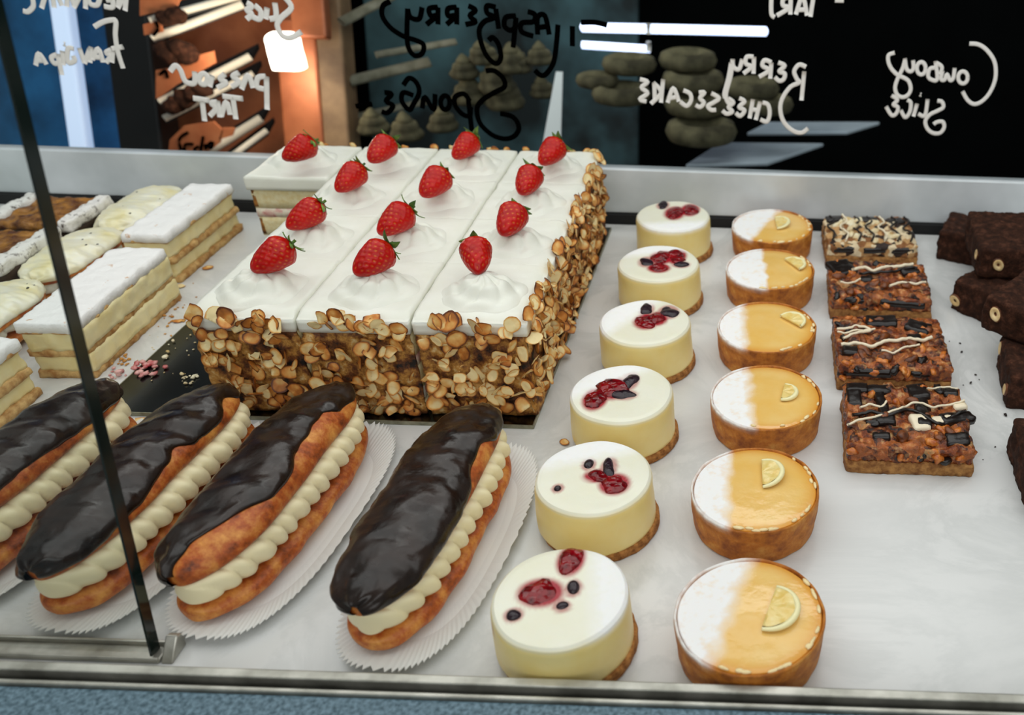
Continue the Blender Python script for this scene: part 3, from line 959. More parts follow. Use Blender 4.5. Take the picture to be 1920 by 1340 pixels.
def cake_slice(c, r, label, front, right, left, back, rotz=0.0):
    cx, cy = turned(COLX[c], ROWY[r])
    t_ = thing('cake_slice', label, 'cake slice', (cx, cy, BT), CROT, 'strawberry cream cake slices on the foil board')
    sd = c * 10 + r
    w_, d_ = WID[c], SD
    z = 0.0
    for nm, h, mt, amp in (('sponge_layer', .012, 'sponge', .0006), ('cream_layer', .010, 'cream', .0005), ('sponge_layer', .019, 'sponge', .0006),
                           ('jam_cream_layer', .009, 'jamcream', .0005), ('sponge_layer', .020, 'sponge', .0006)):
        V, Fc = rough_box(w_ - .0022, d_ - .0022, h + .0002, amp, 130, sd + z * 100, .006, .0012, z0=z)
        o_ = obj(nm, V, Fc, M[mt], t_)
        if left and nm == 'sponge_layer':
            V, Fc = rough_box(.0035, d_ - .006, h * .86, .0008, 200, sd, .0035, .001, z0=z + h * .07)
            obj('brown_crust', xf(V, (-w_ / 2 + .0032, -.0021, 0)), Fc, M['sponge_crust'], o_)
        z += h
    # thick frosting on top, soft at the outside edges
    ex = .0016

    def tf(x, y):
        e = 0
        if front: e += max(0, (-y - d_ / 2 + .010) / .010) ** 2
        if right: e += max(0, (x - w_ / 2 + .010) / .010) ** 2
        if left: e += max(0, (-x - w_ / 2 + .008) / .008) ** 2 * .6
        return .0009 * nz(x + cx, y + cy, 0, 38, 3) + .0006 * nz(x + cx, y + cy, 0, 95, 6) - .0028 * e
    V, Fc = rough_box(w_ + (ex if right else -.0004), d_ + .0030 + (ex if front else 0), .0135, .0004, 70, sd, .0028, .0014, z0=z - .0003, topf=tf)
    obj('frosting', xf(V, (0, (.0014 if front else -.0014 if back else 0), 0)), Fc, M['cream'], t_)
    zt = z + .0130
    rosette(t_, random.uniform(-.003, .003), random.uniform(-.006, 0), zt - .0004, seed=sd, turn=sd)
    spots = []
    rr = random.Random(sd)
    if front:
        V, Fc = rough_box(w_ - .0016, .003, z - .001, .0022, 120, sd + 2, .003, .001)
        obj('side_coating', xf(V, (0, -d_ / 2 + .0006, .0004)), Fc, M['coating'], t_)
        for k in range(86):
            x_ = rr.uniform(-w_ / 2 + .0045, w_ / 2 - (.001 if right else .0045))
            z_ = rr.uniform(.004, z + .012) if rr.random() < .8 else rr.uniform(.004, .03)
            spots.append((Vector((x_, -d_ / 2 - rr.uniform(.0010, .0058), z_)), (rr.uniform(-.25, .25), -1, rr.uniform(-.2, .35)), rr.uniform(0, 6.3), rr.uniform(-1.15, 1.15), rr.uniform(0, 6.3), rr.uniform(.85, 1.5)))
        for k in range(4):
            x_ = rr.uniform(-w_ / 2 + .006, w_ / 2 - .006)
            spots.append((Vector((x_, -d_ / 2 - .002, z + .0115 + rr.uniform(-.001, .003))), (0, -1, .45), rr.uniform(0, 6.3), rr.uniform(-.5, .5), rr.uniform(0, 6.3), rr.uniform(1.3, 1.75)))
    if right:
        V, Fc = rough_box(.003, d_ - .0016, z - .001, .0022, 120, sd + 4, .003, .001)
        obj('side_coating', xf(V, (w_ / 2 - .0006, 0, .0004)), Fc, M['coating'], t_)
        for k in range(98):
            y_ = rr.uniform(-d_ / 2 + .001, d_ / 2 - .001)
            z_ = rr.uniform(.004, z + .012)
            spots.append((Vector((w_ / 2 + rr.uniform(.0008, .0046), y_, z_)), (1, rr.uniform(-.4, .3), rr.uniform(-.2, .3)), rr.uniform(0, 6.3), rr.uniform(-1.3, 1.3), rr.uniform(0, 6.3), rr.uniform(.85, 1.4)))
        for k in range(6):
            spots.append((Vector((w_ / 2 + .001, rr.uniform(-d_ / 2 + .003, d_ / 2 - .003), z + .0125)), (1, -.1, .5), rr.uniform(0, 6.3), rr.uniform(-.7, .7), rr.uniform(0, 6.3), rr.uniform(1.1, 1.6)))
    if back:
        for k in range(7):
            spots.append((Vector((rr.uniform(-w_ / 2 + .004, w_ / 2 - .004), d_ / 2 + .0008, z + .0128)), (0, 1, .35), rr.uniform(0, 6.3), rr.uniform(-.4, .4), rr.uniform(0, 6.3), rr.uniform(.8, 1.1)))
    if left:
        for k in range(8):
            spots.append((Vector((-w_ / 2 - .001, rr.uniform(-d_ / 2 + .002, d_ / 2 - .002), rr.uniform(.004, .03))), (-1, -.3, .1), rr.uniform(0, 6.3), rr.uniform(-.6, .6), rr.uniform(0, 6.3), rr.uniform(.8, 1.1)))
    add_flakes(t_, spots)
    return t_, zt


rown = {1: 'front row', 2: 'second row from front', 3: 'third row from front', 4: 'back row'}
coln = {1: 'left', 2: 'middle', 3: 'right'}
for r in (1, 2, 3, 4):
    for c in (1, 2, 3):
        extra = ''
        if r == 1:
            extra = ' with almond-covered front'
        if c == 3:
            extra = ' with almond-covered ' + ('front and right side' if r == 1 else 'right side')
        cake_slice(c, r, 'white cream cake slice%s, %s of %s' % (extra, coln[c], rown[r]), r == 1, c == 3, False, r == 4)
cake_slice(0, 4, 'lone white cream cake slice at the back left showing its sponge layers', False, False, True, True)


def strawberry(tip, cal, label, seed):
    """tip and cal: pixels of the photograph for the two ends"""
    A, B = at(*tip, 0.1035), at(*cal, 0.1165)
    ax = (B - A)
    L = min(.0335, max(.026, ax.length * 1.02))
    C_ = (A + B) / 2
    ax.normalize()
    rnd = random.Random(seed)
    t_ = thing('strawberry', label, 'strawberry', tuple(C_), 0, 'strawberries on the cream rosettes')
    q = ax.to_track_quat('Z', 'Y').to_matrix() @ Matrix.Rotation(rnd.uniform(0, 6), 3, 'Z')
    RR = L * rnd.uniform(.345, .385)
    nv, nu = 60, 56
    seeds = []
    ns = 120
    for i in range(ns):
        k = (i + .5) / ns
        seeds.append((.06 + .84 * k ** .72, i * 2.39996))

    def prof(k):          # k 0 tip .. 1 crown
        return RR * (math.sin(PI * min(1, k ** .62 * .5 + 0.0)) ** .9 if k < .72 else math.cos((k - .72) / .28 * PI / 2) ** .55 * math.sin(PI * (.72 ** .62) * .5) ** .9)
    V, sd = [], []
    for i in range(nv):
        k = i / (nv - 1)
        r0 = prof(k)
        for j in range(nu):
            a = 2 * PI * j / nu
            dm, sv = 0.0, 0.0
            for (sk, sa) in seeds:
                dk = (k - sk) * L
                if abs(dk) > .0022:
                    continue
                da = ((a - sa + PI) % (2 * PI) - PI) * max(r0, .002)
                d2 = (dk * dk * .6 + da * da)
                if d2 < 6e-6:
                    g = math.exp(-d2 / (2 * .00075 ** 2))
                    dm = max(dm, g)
                    sv = max(sv, math.exp(-d2 / (2 * .00034 ** 2)))
            r = max(0, r0 - dm * .00085) * (1 + .05 * nz(math.cos(a), math.sin(a), k * 2, 1.0, seed))
            V.append((r * math.cos(a), r * math.sin(a), (k - .5) * L))
            sd.append(1.0 if sv > .55 else sv * .6)
    obj('fruit', xf(V, (0, 0, 0), q), grid_faces(nv, nu, False, True), M['berry'], t_, True, {'seed': sd})
    mb = MB()
    nl = rnd.choice((6, 7, 8))
    for i in range(nl):
        a = 2 * PI * i / nl + rnd.uniform(-.25, .25)
        ln, wd = rnd.uniform(.0085, .0135), rnd.uniform(.0024, .0038)
        lift = rnd.uniform(-.4, .75)
        d = Vector((math.cos(a), math.sin(a), 0))
        s_ = Vector((-math.sin(a), math.cos(a), 0))
        Vv = []
        for u in range(7):
            k = u / 6
            c_ = d * ln * k + Vector((0, 0, L * .47 + .0012 + ln * (lift * k * k - .35 * k)))
            wk = wd * math.sin(PI * min(.98, .22 + .78 * k)) ** .8
            Vv += [c_ - s_ * wk, c_ + Vector((0, 0, .0004)), c_ + s_ * wk, c_ - Vector((0, 0, .0005))]
        mb.add(Vv, grid_faces(7, 4, False, True) + [(3, 2, 1, 0), (24, 25, 26, 27)])
    mb.tube([Vector((0, 0, L * .47)), Vector((.0005, .0003, L * .47 + .004))], .0011, 6)
    mb.v = [tuple(q @ Vector(p)) for p in mb.v]
    mb.build('calyx', M['leaf'], t_, True)


for tip, cal, lab, sd in (
    ((472, 508), (548, 456), 'strawberry in the front row of the cake, left of three', 1),
    ((660, 518), (736, 456), 'strawberry in the front row of the cake, middle of three', 2),
    ((899, 518), (888, 446), 'strawberry in the front row of the cake, right of three, tip towards the viewer', 3),
    ((537, 428), (606, 380), 'strawberry in the second row of the cake, left of three', 4),
    ((706, 441), (774, 387), 'strawberry in the second row of the cake, middle of three', 5),
    ((936, 449), (976, 380), 'strawberry in the second row of the cake, right of three', 6),
    ((630, 359), (680, 310), 'strawberry in the third row of the cake, left of three', 7),
    ((788, 370), (838, 318), 'strawberry in the third row of the cake, middle of three', 8),
    ((972, 370), (1006, 311), 'strawberry in the third row of the cake, right of three', 9),
    ((529, 299), (592, 262), 'strawberry on the lone slice at the back left of the cake', 10),
    ((689, 306), (738, 258), 'strawberry in the back row of the cake, second from left', 11),
    ((850, 296), (892, 256), 'strawberry in the back row of the cake, third from left', 12),
    ((1010, 310), (1054, 263), 'strawberry in the back row of the cake, rightmost', 13)):
    strawberry(tip, cal, lab, sd)

# ================================================================ ECLAIRS
def sgp(v, e):
    return math.copysign(abs(v) ** e, v)


def eclair(name, label, cat, cx, cy, L, W, rz, seed, edge, icing='choc', group=None, piped='piped', tilt=-0.20, capx=-0.0055, hs=1.0, seeds=False):
    t_ = thing(name, label, cat, (cx, cy, 0.0022), rz, group)
    nt = 64
    ts = [math.sin(PI * (i / (nt - 1) - .5)) for i in range(nt)]

    def env(t):
        return max(0.0, 1 - abs(t) ** 3.4) ** (1 / 2.1)
    # lower half of the choux bun
    na = 36
    V = []
    for t in ts:
        w_ = W / 2 * env(t)
        for j in range(na):
            a = 2 * PI * j / na
            x, z = w_ * sgp(math.cos(a), .8), .0095 * hs + .0088 * hs * sgp(math.sin(a), .8) * (.35 + .65 * env(t))
            k = 1 + .07 * nz(x, t * L / 2, z, 55, seed)
            V.append((x * k * .90 - .0042, t * L / 2, max(0.0002, z + .0016 * nz(x, t * L / 2, z, 90, seed + 2))))
    obj('lower_choux', V, grid_faces(nt, na, False, True), M['choux'], t_)
    # piped cream in scallops
    nt2 = 200
    V = []
    for i in range(nt2):
        t = math.sin(PI * (i / (nt2 - 1) - .5))
        w_ = W / 2 * env(t) * .97
        for j in range(na):
            a = 2 * PI * j / na
            ph = t * L / 2 / .0122 * PI + 1.5 * math.sin(a) + seed + .9 * nz(t * 5, seed, 0)
            lob = abs(math.sin(ph)) ** .7
            g = .84 + (.17 + .08 * nz(t * 9, 0, seed)) * lob
            x = w_ * sgp(math.cos(a), .75) * g
            z = .0245 * hs + .0125 * hs * sgp(math.sin(a), .75) * (.5 + .5 * env(t)) * (.84 + .18 * lob)
            V.append((x * .94 - .0035, t * L / 2 * .985, z + x * .10))
    obj('cream_filling', V, grid_faces(nt2, na, False, True), M[piped], t_)
    # upper half, tipped open on the right, and the icing on it
    hw = W / 2 * .87

    def cap(t, a, off=0.0):
        e = env(t)
        w_ = hw * e
        bz = .0368 * hs
        top = (.0158 * hs) * (.25 + .75 * e)
        low = .0075 * hs * (.3 + .7 * e)
        c, s_ = math.cos(a), math.sin(a)
        wob = 1 + .06 * nz(t * 2.2, c, s_, 1.3, seed + 4)
        x = (w_ + off) * sgp(c, .85) * wob
        z = ((top + off) if s_ > 0 else (low + off * .3)) * sgp(s_, .9) * (1 + .10 * nz(t * 3, c * .6, s_, 1.5, seed + 8))
        x2 = x * math.cos(tilt) + z * math.sin(tilt)
        z2 = -x * math.sin(tilt) + z * math.cos(tilt)
        sag = -.002 * t * t
        return (x2 + capx + .0035 * nz(t * 1.1, 0, 0, 1, seed + 6), t * (L / 2 * .985 + off), bz + z2 + sag)
    V = [cap(t, 2 * PI * j / na) for t in ts for j in range(na)]
    obj('upper_choux', V, grid_faces(nt, na, False, True), M['choux'], t_)
    nt3, ng = 110, 40
    outer, inner = [], []
    for i in range(nt3):
        t = math.sin(PI * (i / (nt3 - 1) - .5)) * .9995
        a0 = edge(t) + .07 * nz(t * 9, 0, 0, 1, seed + 11)
        a1 = PI + .30 + .12 * nz(t * 6, 2, 0, 1, seed + 12)
        for j in range(ng):
            u = j / (ng - 1)
            a = a0 + (a1 - a0) * u
            ed = min(1, min(u, 1 - u) * 9) ** .5
            lump = .0018 * nz(t * 4.5, a * 1.2, 0, 1.2, seed + 15) + .0008 * nz(t * 12, a * 3, 0, 1.2, seed + 17)
            outer.append(cap(t, a, .0003 + (.0019 + lump) * ed))
            inner.append(cap(t, a, -.0006))
    n_ = nt3 * ng
    fs = grid_faces(nt3, ng) + [tuple(q + n_ for q in f[::-1]) for f in grid_faces(nt3, ng)]
    for i in range(nt3 - 1):
        for j, fl in ((0, 0), (ng - 1, 1)):
            a, b = i * ng + j, (i + 1) * ng + j
            f = (a, a + n_, b + n_, b)
            fs.append(f if not fl else f[::-1])
    g_ = obj('chocolate_icing' if icing == 'choc' else 'passionfruit_icing', outer + inner, fs, M[icing], t_)
    if seeds:
        rr = random.Random(seed)
        for k in range(7):
            p = cap(rr.uniform(-.75, .75), rr.uniform(.7, 2.2), .0016)
            Vb, Fb = blob(.0010, .0014, .0007, k, .1, 6, 8)
            obj('fruit_seed', xf(Vb, p), Fb, M['seed'], g_)
    return t_


def piecewise(pts):
    def f(t):
        if t <= pts[0][0]:
            return pts[0][1]
        for (a, va), (b, vb) in zip(pts, pts[1:]):
            if t <= b:
                k = (t - a) / (b - a)
                k = k * k * (3 - 2 * k)
                return va + (vb - va) * k
        return pts[-1][1]
    return f


def paper_case(label, cx, cy, L, W, rz, seed):
    na, nr = 180, 9
    V = []
    for i in range(nr):
        k = i / (nr - 1)
        for j in range(na):
            a = 2 * PI * j / na
            c, s_ = sgp(math.cos(a), .72), sgp(math.sin(a), .72)
            pl_ = (1 if j % 2 else -1) * max(0, k - .74) / .26
            wv = 1 + .02 * pl_ + .015 * nz(c, s_, 0, 1.5, seed) * k
            V.append((W / 2 * c * k * wv, L / 2 * s_ * k * wv, .0006 + .0062 * max(0, k - .72) / .28 + .0006 * pl_))
    n_ = len(V)
    V += [(x, y, z - .0004) for x, y, z in V]
    F1 = grid_faces(nr, na, False, True)
    fs = F1 + [tuple(q + n_ for q in f[::-1]) for f in F1]
    for j in range(na):
        a, b = (nr - 1) * na + j, (nr - 1) * na + (j + 1) % na
        fs.append((a, a + n_, b + n_, b))
    o_ = obj('paper_case', V, fs, M['paper'], None, False, None, (cx, cy, 0.0002), (0, 0, rz))
    tag(o_, label, 'paper case', 'white paper cases under the eclairs')


ECL = [
    ('chocolate eclair at the far left, cut by the edge of the view', -0.4610, 0.421, .168, .062, -0.07, 1, piecewise([(-1, .2), (-.2, .35), (.3, .15), (1, -.1)]), 'leftmost eclair'),
    ('chocolate eclair crossed by the dark glass edge, second from left', -0.3785, 0.418, .174, .063, -0.085, 2, piecewise([(-1, -.1), (-.4, .1), (-.05, .35), (.1, .6), (.25, .2), (.5, .15), (.75, .7), (.9, .1), (1, 0)]), 'second eclair from left'),
    ('chocolate eclair with much bare brown pastry along its right side, second from right', -0.3015, 0.420, .180, .064, -0.075, 3, piecewise([(-1, 1.6), (-.85, 1.5), (-.62, 1.0), (-.35, .45), (-.15, .38), (.05, .7), (.35, .85), (.5, .9), (.62, .45), (.85, .2), (1, .5)]), 'second eclair from right'),
    ('rightmost chocolate eclair, standing apart beside the small cheesecakes', -0.1975, 0.403, .178, .064, -0.085, 4, piecewise([(-1, -.3), (-.3, -.2), (.0, .1), (.2, .45), (.42, .55), (.6, .1), (1, -.2)]), 'rightmost eclair'),
]
for lab, cx, cy, L, W, rz, sd, ed, who in ECL:
    eclair('chocolate_eclair', lab, 'eclair', cx, cy, L, W, rz, sd, ed, group='chocolate eclairs in the front row')
    paper_case('white pleated paper case under the ' + who, cx + .002, cy - .002, L + .015, W + .017, rz, sd)

# ================================================================ SMALL CHEESECAKES
CK = [  # centre pixel of the top, dust (dx, dy, reach), berries (kind, px, py, rx, ry, turn)
    ((1050, 1115), (.5, .1, .012), [('raspberry', 1014, 1112, .0105, .0085, .5), ('raspberry', 1071, 1050, .0062, .0105, -.25), ('blueberry', 963, 1154, .0038, .0034, 0), ('blueberry', 1053, 1137, .0036, .0028, .3), ('blueberry', 1075, 1104, .0032, .0048, .2)],
     'nearest cheesecake, with two large raspberries on top, by the front rail'),
    ((1113, 891), (-.2, .5, .010), [('blueberry', 1104, 872, .0032, .0036, 0), ('blueberry', 1141, 880, .0040, .0075, .2), ('raspberry', 1122, 894, .0075, .0035, -.5), ('raspberry', 1152, 908, .0080, .0062, .2), ('blueberry', 1046, 917, .0024, .0020, 0)],
     'cheesecake second from the front, with sugar-dusted blueberries'),
    ((1165, 735), (-.4, .5, .008), [('raspberry', 1116, 748, .0072, .0085, 0), ('raspberry', 1150, 728, .0095, .0085, .6), ('blueberry', 1180, 715, .0055, .0070, -.2), ('blueberry', 1168, 740, .0085, .0036, 0)],
     'cheesecake third from the front, with a dark cluster of berries left of centre'),
    ((1210, 602), (-.5, .3, .006), [('raspberry', 1212, 603, .0085, .0070, .5), ('raspberry', 1232, 598, .0070, .0060, .2), ('blueberry', 1253, 586, .0072, .0062, .5), ('blueberry', 1212, 580, .0050, .0060, 0)],
     'cheesecake fourth from the front, with a blueberry at the right of its berries'),
    ((1235, 492), (-.2, .6, .012), [('raspberry', 1240, 483, .0085, .0080, 0), ('raspberry', 1268, 481, .0075, .0085, .3), ('raspberry', 1235, 503, .0085, .0045, 0), ('blueberry', 1212, 492, .0058, .0052, .4), ('blueberry', 1276, 496, .0068, .0032, .2)],
     'cheesecake fifth from the front, with a spread of five berries'),
    ((1262, 403), (.1, -.6, .012), [('raspberry', 1265, 400, .0085, .0080, 0), ('raspberry', 1294, 394, .0080, .0075, .4), ('blueberry', 1243, 385, .0050, .0050, 0)],
     'furthest cheesecake, nearest the grey upstand'),
]
HC = 0.0395
for k, ((px, py), du, bs, lab) in enumerate(CK):
    c0 = at(px, py, HC)
    t_ = thing('cheesecake', lab, 'cheesecake', (c0.x, c0.y, 0.0002), 0, 'small round berry cheesecakes in a row')
    V, Fc = lathe([(0, 0), (.0368, 0), (.0374, .0012), (.0373, .0048), (.0366, .0062), (.030, .0074), (0, .0074)], 110, .0007, 190, k, 3)
    dx = .0024
    obj('biscuit_base', xf(V, (dx, -.0004, 0)), Fc, M['biscuit'], t_)
    R = .0372
    V, Fc = lathe([(0, .0045), (R * .985, .0045), (R * 1.008, .0062), (R * 1.004, .020), (R * .990, HC - .0052), (R * .972, HC - .0021), (R * .93, HC - .0004), (R * .86, HC), (R * .5, HC + .0003), (0, HC + .0004)], 128, .0010, 38, k + 20, 8)
    bs = [(b[0], b[1], b[2], b[3], b[4] * (1.0 if k == 0 else 1.2 + .12 * k), b[5]) for b in bs]
    locs = [at(b[1], b[2], HC) - c0 for b in bs]
    topv, dustv, st = [], [], []
    dv = Vector((du[0], du[1]))
    dv.normalize()
    for x, y, z in V:
        topv.append(max(0, min(1, (z - HC + .004) / .003)))
        d_ = Vector((x, y)).dot(dv) - du[2]
        dustv.append(max(0, min(1, d_ / .012)) * max(0, min(1, (z - HC + .006) / .005)))
        s_ = 0
        if z > HC - .002:
            for b, lc in zip(bs, locs):
                q = math.hypot((x - lc.x) / (b[3] + .0014), (y - lc.y) / (b[4] + .0014))
                kk = 1.0 if b[0] == 'raspberry' else .65
                s_ = max(s_, kk * max(0, min(1, (1.22 - q) / .35)))
        if k == 0 and z < HC - .005 and math.hypot(x + .0335, y + .016) < .012:
            s_ = max(s_, .75 * max(0, 1 - abs(z - .030) / .007) * max(0, 1 - math.hypot(x + .0335, y + .016) / .006))
        st.append(s_)
    obj('cheesecake_filling', V, Fc, M['cheese'], t_, True, {'top': topv, 'dust': dustv, 'stain': st})
    for q, (kind, bx, by, rx, ry, tn) in enumerate(bs):
        lc = at(bx, by, HC) - c0
        V, Fc = blob(rx, ry, .0030 if kind == 'raspberry' else .0026, k * 7 + q, .22, 14, 20, 130)
        obj(kind, xf(V, (lc.x, lc.y, HC - .0004), eul(0, 0, tn)), Fc, M['rasp' if kind == 'raspberry' else 'blue'], t_)

# ================================================================ LEMON TARTS
TT = [  # centre pixel, dust boundary, boundary angle, softness, lemon (px,py,radius,turn,lift), label
    ((1406, 1149), -.0085, .25, .012, (1443, 1141, .0165, -.25, .12), 'nearest lemon tart, with a half-moon of lemon, by the front rail'),
    ((1416, 914), -.0160, -.05, .008, (1430, 890, .0140, .05, .30), 'lemon tart second from the front, with a thick pale lemon wedge'),
    ((1437, 742), -.0105, -.10, .010, (1468, 737, .0105, -.15, .05), 'lemon tart third from the front, with a faint crescent of lemon'),
    ((1438, 611), -.0170, -.05, .009, (1482, 604, .0125, .8, .15), 'lemon tart fourth from the front, level with the pecan-topped slices'),
    ((1444, 503), -.0035, -.05, .004, (1485, 497, .0125, .6, .05), 'lemon tart fifth from the front, glossy, with sugar covering its left half'),
    ((1448, 423), -.0060, .35, .007, (1455, 420, .0140, .1, .25), 'furthest lemon tart, nearest the grey upstand'),
]
HT = 0.0275
for k, ((px, py), db, da, sf, lem, lab) in enumerate(TT):
    c0 = at(px, py, HT)
    t_ = thing('lemon_tart', lab, 'tart', (c0.x, c0.y, 0.0002), 0, 'round lemon tarts in a row')
    R = .0412
    P = [(0, 0), (R * .945, 0), (R * .962, .0014), (R * .985, .012), (R * 1.0, HT - .003), (R * .998, HT - .0007), (R * .985, HT), (R * .968, HT - .0006), (R * .955, HT - .003), (R * .93, HT - .006), (0, HT - .006)]
    V, Fc = lathe(P, 128, .0006, 120, k + 40, 4)
    nb = Vector((-math.cos(da), math.sin(da)))

    def dusty(x, y):
        d_ = Vector((x, y)).dot(nb) + db
        d_ += .004 * nz(x, y, 0, 90, k + 3)
        return max(0, min(1, d_ / sf + .3))
    obj('pastry_shell', V, Fc, M['pastry'], t_, True, {'dust': [dusty(x, y) * max(0, min(1, (z - HT + .0035) / .003)) for x, y, z in V]})
    V, Fc = lathe([(0, HT - .006), (R * .93, HT - .006), (R * .955, HT - .0018), (R * .94, HT - .0009), (R * .88, HT - .0006), (R * .5, HT + .0002), (0, HT + .0006)], 128, .0005, 50, k + 60, 12)
    obj('lemon_curd', V, Fc, M['curd'], t_, True, {'dust': [dusty(x, y) if z > HT - .004 else 0 for x, y, z in V], 'rim': [max(0, min(1, (math.hypot(x, y) - R * .72) / (R * .24))) ** 1.6 for x, y, z in V]})
    # half moon of lemon: flesh with a pith rim
    lx, ly, lr, tn, lift = lem
    lc = at(lx, ly, HT + .001) - c0
    rot = eul(0, lift * -.6, tn)
    nrad, nang = 7, 20
    th_ = .0026
    VV = []
    for zz in (0, th_):
        for i in range(nrad):
            for j in range(nang):
                a = -PI / 2 + PI * j / (nang - 1)
                r_ = lr * .86 * i / (nrad - 1)
                seg = .0004 * math.cos(a * 7) * (i / (nrad - 1)) if zz else 0
                VV.append((r_ * math.cos(a), r_ * math.sin(a), zz + seg))
    n_ = nrad * nang
    g = grid_faces(nrad, nang)
    fs = [f[::-1] for f in g] + [tuple(q + n_ for q in f) for f in g]
    for i in range(nrad - 1):
        for j, fl in ((0, 1), (nang - 1, 0)):
            a, b = i * nang + j, (i + 1) * nang + j
            fs.append((a, b, b + n_, a + n_) if fl else (b, a, a + n_, b + n_))
    wd = obj('lemon_wedge', xf(VV, (lc.x, lc.y, HT + .0006), rot), fs, M['lemon'], t_)
    mb = MB()
    pts = [rot @ Vector((lr * .93 * math.cos(a), lr * .93 * math.sin(a), th_ * .55)) + Vector((lc.x, lc.y, HT + .0006)) for a in [(-PI / 2 + PI * i / 24) for i in range(25)]]
    mb.tube(pts, [.0010 + .0009 * math.sin(PI * i / 24) for i in range(25)], 10)
    mb.build('lemon_rind', M['pith'], wd, True)
    # glaze beads along the right of the rim, coloured pale for its highlights
    rr = random.Random(k)
    for q in range(18 if k in (0, 1, 4, 5) else 10):
        a = rr.uniform(-1.9, .9)
        rad = R * rr.uniform(.90, .955)
        V, Fc = blob(rr.uniform(.0012, .0036), rr.uniform(.0008, .0014), .0011, q, .15, 6, 10)
        obj('highlight_drop', xf(V, (rad * math.cos(a), rad * math.sin(a), HT - .0003), eul(0, 0, a + PI / 2)), Fc, M['bead'], t_)

# ================================================================ NUTTY CHOCOLATE SLICES
SL = [((.1015, .5255), (.090, .080), -.01, 'caramel', 'nutty chocolate slice nearest the front, criss-crossed with white and dark chocolate'),
      ((.1000, .6280), (.092, .082), .01, 'caramel', 'nutty chocolate slice second from the front, topped with pecans'),
      ((.0992, .7350), (.092, .074), .0, 'caramel', 'nutty chocolate slice third from the front, dark caramel top'),
      ((.0985, .8400), (.092, .070), .03, 'palenut', 'furthest nutty slice, with a pale nut top and dark drizzle')]
for k, ((cx, cy), (lx, ly), rz, tmat, lab) in enumerate(SL):
    t_ = thing('chocolate_slice', lab, 'slice', (cx, cy, 0.0003), rz, 'nutty chocolate slices in a row')
    V, Fc = rough_box(lx, ly, .0105, .0014, 160, k, .0025, .0018)
    obj('biscuit_base', V, Fc, M['oat'], t_)

    def tz(x, y, k=k):
        return .0028 * nz(x, y, 0, 75, k + 1) + .0018 * nz(x, y, 0, 190, k + 5)
    V, Fc = rough_box(lx - .0016, ly - .0016, .0125, .0022, 150, k + 9, .0017, .0022, z0=.0100, topf=tz)
    obj('nut_topping', V, Fc, M[tmat], t_)
    rr = random.Random(k + 31)
    zt = .0222
    if k == 0:
        ch_ = [(-.034, .031, .009, .006, 0), (-.018, .030, .010, .005, .1), (.012, .029, .008, .010, .2), (-.017, .012, .004, .019, .12), (.012, .006, .0055, .022, -.02), (-.037, .018, .006, .010, 0), (-.020, -.008, .012, .005, .1), (.036, -.002, .014, .006, .35), (-.020, -.027, .007, .004, 0), (.033, -.027, .009, .006, .1), (.036, .030, .006, .005, 0)]
    elif k == 1:
        ch_ = [(-.005, .030, .014, .009, 0), (.025, .022, .011, .009, -.4), (-.034, -.018, .008, .006, 0), (.020, .004, .006, .005, 0), (-.022, -.037, .020, .006, -.05), (.026, -.035, .010, .005, .1), (.035, .034, .006, .004, 0)]
    elif k == 2:
        ch_ = [(-.034, .020, .012, .014, .4), (-.012, -.002, .006, .004, 0), (.018, -.032, .022, .006, .02), (-.020, -.032, .010, .004, .1), (.030, .018, .010, .006, .3)]
    else:
        ch_ = [(-.034, .026, .010, .006, .2), (.002, .026, .010, .005, 0), (.030, .022, .009, .006, .4), (-.028, -.030, .012, .005, 0), (.002, -.031, .012, .005, 0), (.030, -.030, .012, .005, 0)]
    for q, (x, y, a_, b_, tn) in enumerate(ch_):
        V, Fc = rough_box(a_ * 1.9, b_ * 1.9, .006, .0009, 150, q + k * 20, .0022, .0016)
        zo = zt - .0030 if abs(y) < ly / 2 - .008 else zt - .0075
        obj('chocolate_chunk', xf(V, (x, max(-ly / 2 + b_ * .75, min(ly / 2 - b_ * .95, y)), zo), eul(rr.uniform(-.08, .08), rr.uniform(-.08, .08), tn)), Fc, M['chunk'], t_)
    if k == 0:
        for x, y, a_, b_, tn in ((.008, -.010, .007, .009, .2), (.026, -.006, .010, .0045, .3), (.040, .012, .006, .004, .3)):
            V, Fc = rough_box(a_ * 1.8, b_ * 1.8, .0055, .0006, 150, 3, .002, .0015)
            obj('white_chocolate_chunk', xf(V, (x, y, zt - .0020), eul(.1, .05, tn)), Fc, M['whitechoc'], t_)
    if k != 3:
        for q in range(26):
            x = rr.uniform(-lx / 2 + .004, lx / 2 - .004)
            y = rr.uniform(-ly / 2 + .003, ly / 2 - .004) if q < 16 else -ly / 2 + rr.uniform(.0, .003)
            z_ = zt + rr.uniform(-.0004, .0008) if q < 16 else rr.uniform(.011, .021)
            V, Fc = blob(rr.uniform(.0025, .0065), rr.uniform(.002, .0042), rr.uniform(.002, .0032), q + 50 * k, .35, 8, 10, 300)
            obj('caramel_piece', xf(V, (x, y, z_), eul(rr.uniform(-.4, .4), rr.uniform(-.4, .4), rr.uniform(0, 3))), Fc, M['amber'] if q % 3 else M['chunk'], t_)
    for q in range({0: 7, 1: 13, 2: 10, 3: 16}[k]):
        x, y = rr.uniform(-lx / 2 + .008, lx / 2 - .008), rr.uniform(-ly / 2 + .008, ly / 2 - .008)
        V, Fc = blob(rr.uniform(.005, .008), rr.uniform(.003, .0045), .0032, q + 3 * k, .3, 9, 12, 240)
        obj('pecan_piece' if k != 3 else 'almond_piece', xf(V, (x, y, zt + .0005), eul(rr.uniform(-.3, .3), rr.uniform(-.3, .3), rr.uniform(0, 3))), Fc, M['nut'] if k != 3 else M['crumbwhite'], t_)

